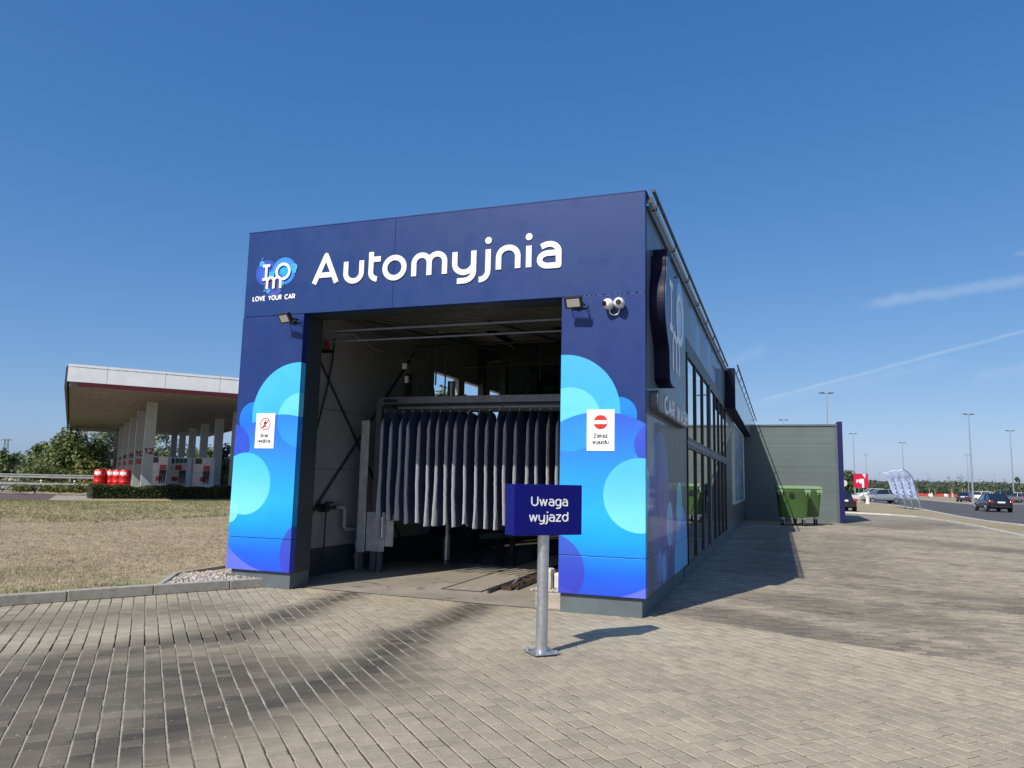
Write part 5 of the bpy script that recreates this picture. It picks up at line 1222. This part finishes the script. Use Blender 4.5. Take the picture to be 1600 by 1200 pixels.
tree('broadleaf_tree', 'yellow green bush at the foot of the canopy columns', 'bush', D(136, 70, GZ), 2.0, 4.0, LEAF[3], 9, 1300, .16, low=.02)
tree('broadleaf_tree', 'low light green bush under the big bushy tree', 'bush', D(62, 68, GZ), 1.7, 4.0, LEAF[0], 19, 1200, .14, low=.02)
tree('broadleaf_tree', 'tall grey green tree seen between the numbered columns and the pump', 'tree', D(245, 104, 0), 7.6, 7.0, LEAF[1], 10, 3000, .26, low=.02)
tree('broadleaf_tree', 'yellow green tree seen below the canopy middle', 'tree', D(258, 98, 0), 4.6, 4.5, LEAF[3], 11, 1600, .22, low=.02)
tree('broadleaf_tree', 'yellow green tree behind the pump islands', 'tree', D(297, 100, 0), 5.0, 5.0, LEAF[3], 12, 1900, .22, low=.02)
tree('broadleaf_tree', 'mid green tree showing through the gap beside the right canopy column', 'tree', D(322, 96, 0), 5.2, 4.5, LEAF[0], 13, 1900, .22, low=.02)
tree('broadleaf_tree', 'dense dark tree close to the left pillar of the car wash', 'tree', D(352, 84, 0), 4.9, 5.0, LEAF[2], 14, 2600, .2, low=.02, clumps=22)
tree('broadleaf_tree', 'dark tree hidden mostly behind the left pillar', 'tree', D(374, 80, 0), 5.0, 5.0, LEAF[0], 15, 1800, .22, low=.02)
# outside the bay's rear-left windows
tree('broadleaf_tree', 'tree seen through the rear window inside the wash bay', 'tree', D(688, 62, .1), 9.0, 8.0, LEAF[0], 16, 3600, .26, clumps=20)
tree('round_tree', 'dark round tree behind the round white road sign', 'tree', D(1324, 185, 0), 5.6, 8.0, LEAF[2], 17, 1500, .34, low=.02)
tree('spruce_tree', 'dark pointed conifer rising above the tree line at the right edge', 'tree', D(1590, 330, 0), 8.6, 4.6, LEAF[2], 18, 900, .5, low=.02)

def belt(name, label, p0, d0, p1, d1, n, hmin, hmax, leaf, mat, seed, z=0, cat='trees'):
    r = random.Random(seed); m = MB()
    for i in range(n):
        f = i / n; p = D(p0 + (p1 - p0) * f + r.uniform(-2, 2), d0 + (d1 - d0) * f + r.uniform(-12, 12), z); h = r.uniform(hmin, hmax); w = h * r.uniform(.9, 1.5)
        for _ in range(120):
            d = Vector((r.gauss(0, .45), r.gauss(0, .45), 0)); zz = r.random() ** .8; q = Vector((p.x + d.x * w, p.y + d.y * w, z + h * zz * (1 - .18 * abs(d.x))))
            nrm = Vector((r.uniform(-1, 1), r.uniform(-1, 1), r.uniform(-.2, 1))).normalized(); u = nrm.orthogonal().normalized(); v = nrm.cross(u); s_ = leaf * r.uniform(.6, 1.4); b_ = len(m.v)
            m.v += [tuple(q - u * s_), tuple(q + v * s_ * .7), tuple(q + u * s_), tuple(q - v * s_ * .7)]; m.f.append((b_, b_ + 1, b_ + 2, b_ + 3))
    return tag(m.build(name, mat, fix=False), label, cat, kind='stuff')
belt('far_woodland', 'long dark belt of trees on the horizon beyond the car park', 1290, 300, 1720, 300, 420, 3.2, 5.6, .42, LEAF[4], 21)
belt('far_hedgerow', 'lower green hedgerow in front of the distant woodland', 1290, 262, 1720, 262, 320, 1.6, 2.6, .32, LEAF[2], 22)
belt('horizon_trees', 'distant line of grey green trees behind the field on the left', -400, 160, 1290, 240, 330, 3.0, 4.8, .6, LEAF[4], 23, z=.3)
belt('roadside_scrub', 'low dry scrub growing between the two guardrails', -60, 58, 150, 58, 90, .25, .5, .10, LEAF[3], 24, z=.3, cat='scrub')
# young staked trees on the car park
for k_, px in enumerate((1432, 1450, 1459, 1484, 1487, 1501, 1505, 1533, 1541, 1552, 1557, 1571, 1594)):
    d = (165, 150, 172, 140, 158, 120, 128, 170, 165, 160, 172, 150, 165)[k_]; p = D(px, d); t = thing('young_tree', 'slender young tree tied to a stake on the car park', 'tree', p, 0, 'young staked trees on the car park')
    m = MB(); m.cyl((0, 0, 0), (0, 0, 3.6), .05, .02, 6); m.build('trunk', MT['bark'], t); m = MB(); m.cyl((.25, 0, 0), (.25, 0, 2.0), .05, n=6); m.build('stake', simple('stake_wood', (.4, .32, .2), .8), t)
    r = random.Random(k_); m = MB()
    for _ in range(28):
        q = Vector((r.gauss(0, .28), r.gauss(0, .28), r.uniform(1.8, 4.3))); s_ = .16; b_ = len(m.v); u = Vector((r.uniform(-1, 1), r.uniform(-1, 1), r.uniform(-1, 1))).normalized(); v = u.orthogonal().normalized()
        m.v += [tuple(q - u * s_), tuple(q + v * s_ * .6), tuple(q + u * s_), tuple(q - v * s_ * .6)]; m.f.append((b_, b_ + 1, b_ + 2, b_ + 3))
    m.build('crown', LEAF[1], t, fix=False)

# ------------------------------------------------------------------ filling station
SU = (rt * -.504 + fw * .864); SV = (rt * .864 + fw * .504)
C12 = D(229, 46)
sta = math.atan2(SV.y, SV.x)      # local x = SV (along the near face), local y = SU (away)
def SP(v, u, z=0): p = C12 + SV * v + SU * u; return Vector((p.x, p.y, z))
SZ = .55
HA = Vector((-35.1, 23.9, 0)); HB = Vector((-16, 57, 0)); HN = Vector((-.866, .5, 0)); HU = Vector((.5, .866, 0)); q0 = D(160, 120); q0.z = 0; apr = [HA + HU * 2.6 + HN * .9, HB + HN * .9, HB + HN * 75, q0]
tag(MB().prism([(p.x, p.y) for p in apr], 'z', -.1, SZ).build('forecourt', MT['conroad']), kind='structure')
rp = [D(-200, 49), D(92, 49), D(80, 38.9), D(-200, 38.4)]
sheet('red_apron', [(p.x, p.y) for p in rp], .112, MT['redroad'])
rp = [D(92.5, 49), D(148, 49), D(148, 41.), D(80.5, 39.2)]
sheet('concrete_strip', [(p.x, p.y) for p in rp], .113, MT['conroad'])
rp = [D(-200, 53), D(150, 53), D(150, 49.), D(-200, 49.)]
sheet('slip_road', [(p.x, p.y) for p in rp], .06, MT['conroad'])
can = thing('station_canopy', 'large flat filling station canopy with white fascia and red stripe', 'canopy', C12, sta)
SOF = 5.93; v0, v1, u0, u1 = -4.55, 9.6, -6.9, 42.
MB().box(v0 + .1, v1 - .1, u0 + .1, u1, SOF, SOF + .25).build('soffit', simple('canopy_soffit', (.17, .155, .135), .6, var=.15, scale=.5), can)
m = MB()
for i in range(28): m.box(v0 + .15 + i * .5, v0 + .17 + i * .5, u0 + .2, u1 - .1, SOF - .012, SOF - .002)
m.build('soffit_joints', simple('soffit_joint', (.16, .14, .12), .7), can)
t = NT('white_fascia_sheet'); x_, y_, z_ = t.sep(t.P()); sm_ = t.rng(t.m('ABSOLUTE', t.m('SUBTRACT', t.m('FRACT', t.m('MULTIPLY', x_, .36)), .5)), .492, .496); t.bump(t.noise(.8, 4, .6), .5, .05); wf = t.out(t.mix(sm_, t.mix(t.rng(t.noise(1.5, 4), .35, .65), (.80, .83, .82), (.88, .90, .89)), (.45, .46, .46)), .4, 0.)
m = MB(); m.hexa([(v0, u0, SOF + .22), (v1, u0, SOF + .22), (v1, u0 + .1, SOF + .22), (v0, u0 + .1, SOF + .22)], [(v0, u0, SOF + 1.12), (v1, u0, SOF + 1.12), (v1, u0 + .1, SOF + 1.12), (v0, u0 + .1, SOF + 1.12)]); m.box(v1 - .1, v1, u0 + .102, u1, SOF + .22, SOF + 1.12)
m.build('fascia', wf, can)
m = MB(); m.box(v0 + .5, v1, u0 - .01, u0 + .09, SOF - .01, SOF + .215); m.build('red_stripe', simple('dark_red_stripe', (.09, .006, .01), .5), can)
m = MB(); m.box(v0 - .1, v0 + .02, u0 + .11, u1, SOF - .05, SOF + .9); m.build('side_fascia', simple('dark_side_fascia', (.06, .06, .05), .5), can)
MB().box(v0 - .08, v1, u0, u1, SOF + .95, SOF + 1.0).build('roof', MT['framegrey'], can)
cm = simple('column_cladding', (.38, .41, .41), .45, var=.06); num = simple('number_red', (.14, .015, .03), .5)
def column(v, u, n):
    c = MB(); c.box(v - .29, v + .29, u - .29, u + .29, SZ, SOF); 
    for z in [k * .95 + .6 for k in range(6)]: c.box(v - .293, v + .293, u - .293, u + .293, z, z + .006)
    co = c.build('column', cm, can)
    if n:
        s_ = str(n); w = .10 * len(s_) + .08
        mb = lettering(s_, v - w, v + w, 2.74, .30, .085, .006, XZ(u - .2935), gap=.5); mb.build('number', num, co)
        if n != 12: MB().box(v - .17, v + .17, u - .300, u - .2935, 2.22, 2.58).build('info_plate', simple('info_plate', (.35, .12, .12), .5), co)
for k_, n in enumerate((12, 10, 8, 6, 4, 2)): column(0, 7.4 * k_, n)
for k_ in range(6): column(5.7, 3.4 + 7.4 * k_, None)
# fuel pumps
def pump(px, d, label, n=None, variant=0):
    p = D(px, d, SZ); b = thing('fuel_pump', label, 'fuel pump', p, R(17), 'fuel pumps under the canopy')
    w = .95 if n else .62
    MT.setdefault('pumpwhite', simple('pump_white', (.55, .56, .56), .45)); MB().box(-w, w, -.3, .3, .15, 1.15).build('cabinet', MT['pumpwhite'], b, bevel=.01); MB().box(-w - .2, w + .2, -.6, .6, 0, .15).build('island', MT['concrete'], b)
    MB().box(-w, w, -.27, .27, 1.16, 2.20).build('head', MT['pumpwhite'], b, bevel=.01)
    m = MB(); m.box(-w + .1, -.05 if not n else .0, -.285, -.272, 1.76, 2.14); m.build('display', MT['black'], b)
    if n: m = MB(); [m.box(.08 + i * .29, .08 + i * .29 + .25, -.285, -.272, 1.82, 2.12) for i in range(3)]; m.build('price_panels', simple('green_panel', (.01, .09, .06), .4), b)
    rdm = simple('red_sticker', (.45, .03, .05), .5)
    m = MB(); m.box(.1, .55, -.285, -.272, 1.32, 1.65); m.box(-.1, .35, -.315, -.302, .55, .85)
    m.build('sticker', rdm, b)
    if n: lettering(n, -.80, -.12, 1.28, .32, .08, .005, XZ(-.2755), gap=.5).build('number', num, b)
    m = MB()
    for i in range(3): x = w - .12 - i * .16; m.tube([(x, -.32, 1.25), (x + .02, -.38, .8), (x, -.34, .4), (x - .05, -.33, .9), (x - .03, -.32, 1.1)], .03, 6)
    m.build('hoses', MT['black'], b)
    m = MB(); [m.box(w - .16 - i * .16, w - .07 - i * .16, -.40, -.31, 1.02, 1.3) for i in range(3)]; m.build('nozzle', MT['black'], b)
pump(274, 53, 'white fuel pump marked 10 with green price panels', '10')
pump(250, 51.5, 'white fuel pump partly hidden left of the pump marked 10')
pump(318, 52.5, 'white fuel pump with black screen nearest the left pillar', None)
m_ = None
# red barrels
bm = None
for k_, (px, d, lb) in enumerate(((196, 47.0, 'rightmost red barrel with white label beside column 12'), (185, 47.6, 'second red barrel from the right, white label on its shoulder'), (175, 48.2, 'middle red barrel of the row behind the hedge end'),
                                  (165.5, 48.6, 'second red barrel from the left of the row'), (156.5, 47.8, 'leftmost red barrel at the end of the guardrail'))):
    p = D(px, d, SZ + .12); b = thing('red_barrel', lb, 'barrel', p, R(15), 'red barrels at the end of the hedge')
    m = MB(); pr = [(.28, 0), (.33, .03), (.34, .32), (.36, .35), (.34, .38), (.34, .68), (.36, .71), (.34, .74), (.33, 1.02), (.28, 1.10)]; n = 24
    for r_, z in pr: m.v += [(r_ * math.cos(2 * math.pi * i / n), r_ * math.sin(2 * math.pi * i / n), z) for i in range(n)]
    for j in range(len(pr) - 1):
        for i in range(n): m.f.append((j * n + i, j * n + (i + 1) % n, (j + 1) * n + (i + 1) % n, (j + 1) * n + i))
    m.f += [tuple(range(n)), tuple(range((len(pr) - 1) * n, len(pr) * n))]
    m.build('drum', MT.setdefault('redbar', simple('red_barrel_plastic', (.55, .012, .012), .4)), b, smooth=True)
    m = MB()
    for i in range(6):
        a0, a1 = R(-115 + i * 11), R(-104 + i * 11); r_ = .347; m.v += [(r_ * math.cos(a0), r_ * math.sin(a0), .78), (r_ * math.cos(a1), r_ * math.sin(a1), .78), (r_ * math.cos(a1), r_ * math.sin(a1), .98), (r_ * math.cos(a0), r_ * math.sin(a0), .98)]
        q_ = len(m.v); m.f.append((q_ - 4, q_ - 3, q_ - 2, q_ - 1))
    m.build('label', MT['white'], b, fix=False)
# hedge
hd = thing('hedge', 'clipped dark green hedge running in front of the filling station', 'hedge')
h0 = Vector((-35.45, 23.3, .0)); h1 = Vector((-25.2, 41.0, .0)); hd_ = (h1 - h0); HL = hd_.length; hu = hd_.normalized(); hn = Vector((-hu.y, hu.x, 0)); rnd = random.Random(31); m = MB()
for i in range(26000):
    f = rnd.random(); side = rnd.random(); hh = .84 + .06 * math.sin(f * 37) + .05 * math.sin(f * 91)
    if side < .45: off, z = rnd.uniform(.52, .64), rnd.random() * hh
    elif side < .55: off, z = -rnd.uniform(.52, .64), rnd.random() * hh
    else: off, z = rnd.uniform(-.6, .6), hh - rnd.random() ** 2 * .2
    if rnd.random() < .08: f = rnd.random() * .02; off = rnd.uniform(-.6, .6); z = rnd.random() * hh
    q = h0 + hd_ * f - hn * off; q.z += z; nrm = Vector((rnd.uniform(-1, 1), rnd.uniform(-1, 1), rnd.uniform(-.3, 1))).normalized(); u = nrm.orthogonal().normalized(); v = nrm.cross(u); s_ = rnd.uniform(.03, .07); b_ = len(m.v)
    m.v += [tuple(q - u * s_), tuple(q + v * s_ * .6), tuple(q + u * s_), tuple(q - v * s_ * .6)]; m.f.append((b_, b_ + 1, b_ + 2, b_ + 3))
m.build('foliage', MT['hedge'], hd, fix=False)
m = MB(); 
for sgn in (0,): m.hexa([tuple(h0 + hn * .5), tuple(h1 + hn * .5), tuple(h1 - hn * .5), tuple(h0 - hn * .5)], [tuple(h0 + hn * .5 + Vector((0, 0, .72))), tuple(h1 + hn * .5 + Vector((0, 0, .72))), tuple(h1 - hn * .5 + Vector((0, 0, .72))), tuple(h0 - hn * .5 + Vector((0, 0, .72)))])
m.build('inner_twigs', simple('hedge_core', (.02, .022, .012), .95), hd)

# guardrails
def rail(label, a_, b_, z0, sp, dark=False):
    g_ = thing('guardrail', label, 'guardrail'); a_ = Vector(a_); b_ = Vector(b_); d = (b_ - a_); L = d.length; u = d.normalized(); n_ = Vector((u.y, -u.x, 0))
    if n_.dot(CAMP - a_) < 0: n_ = -n_
    hs = 1.55 if z0 < .3 else 1.
    prof = [(qa * hs, .75 + (qb - .75) * hs) for qa, qb in [(-.0, .44), (.05, .47), (.05, .52), (.0, .56), (.0, .62), (.05, .66), (.05, .71), (0, .75)]]
    m = MB()
    for p in (a_, b_): m.v += [tuple(p + n_ * q[0] + Vector((0, 0, z0 + q[1]))) for q in prof]
    k_ = len(prof)
    for i in range(k_ - 1): m.f.append((i, i + 1, k_ + i + 1, k_ + i))
    o = m.build('rail', MT['railgalv'], g_); sd = o.modifiers.new('t', 'SOLIDIFY'); sd.thickness = .006
    x = 1.
    while x < L: q = a_ + u * x - n_ * .05; m = MB(); m.box(q.x - .05, q.x + .05, q.y - .05, q.y + .05, z0 - .1, z0 + .7); m.build('post', MT['galv'], g_); x += sp
    return g_
p0, p1 = D(-150, 50), D(150, 49.5); rail('near steel guardrail along the slip road, lower of the two', (p0.x, p0.y, 0), (p1.x, p1.y, 0), .06, 4.)
p0, p1 = D(-150, 61), D(158, 62); rail('far steel guardrail in front of the trees, upper of the two', (p0.x, p0.y, 0), (p1.x, p1.y, 0), .57, 4.)
for px, lb in ((17, 'white and black delineator post furthest left under the far guardrail'), (66, 'middle white and black delineator post under the far guardrail'), (118, 'white and black delineator post nearest the red barrels')):
    b = thing('delineator_post', lb, 'marker post', D(px, 58, .30), 0, 'delineator posts'); MB().box(-.06, .06, -.03, .03, 0, .62).build('post', MT['white'], b)
    m = MB(); m.box(-.062, .062, -.033, .033, .2, .3); m.box(-.062, .062, -.033, .033, .42, .5); m.build('black_band', MT['black'], b)
# power pylons
for px, lb in ((3, 'left one of two distant power pylons over the trees'), (8, 'right one of two distant power pylons over the trees')):
    b = thing('power_pylon', lb, 'pylon', D(px, 420, 0), R(10)); m = MB(); m.beam((-.8, 0, 0), (-.35, 0, 19), .2); m.beam((.8, 0, 0), (.35, 0, 19), .2)
    for z in range(1, 18, 2): m.beam((-.7 + z * .02, 0, z), (.7 - z * .02, 0, z + 2), .12)
    m.build('tower', MT['framegrey'], b); m = MB(); m.beam((-2.6, 0, 18.4), (2.6, 0, 18.4), .25); [m.beam((x, 0, 17.6), (x, 0, 18.4), .12) for x in (-2.5, 0, 2.5)]; m.build('crossarm', MT['framegrey'], b)
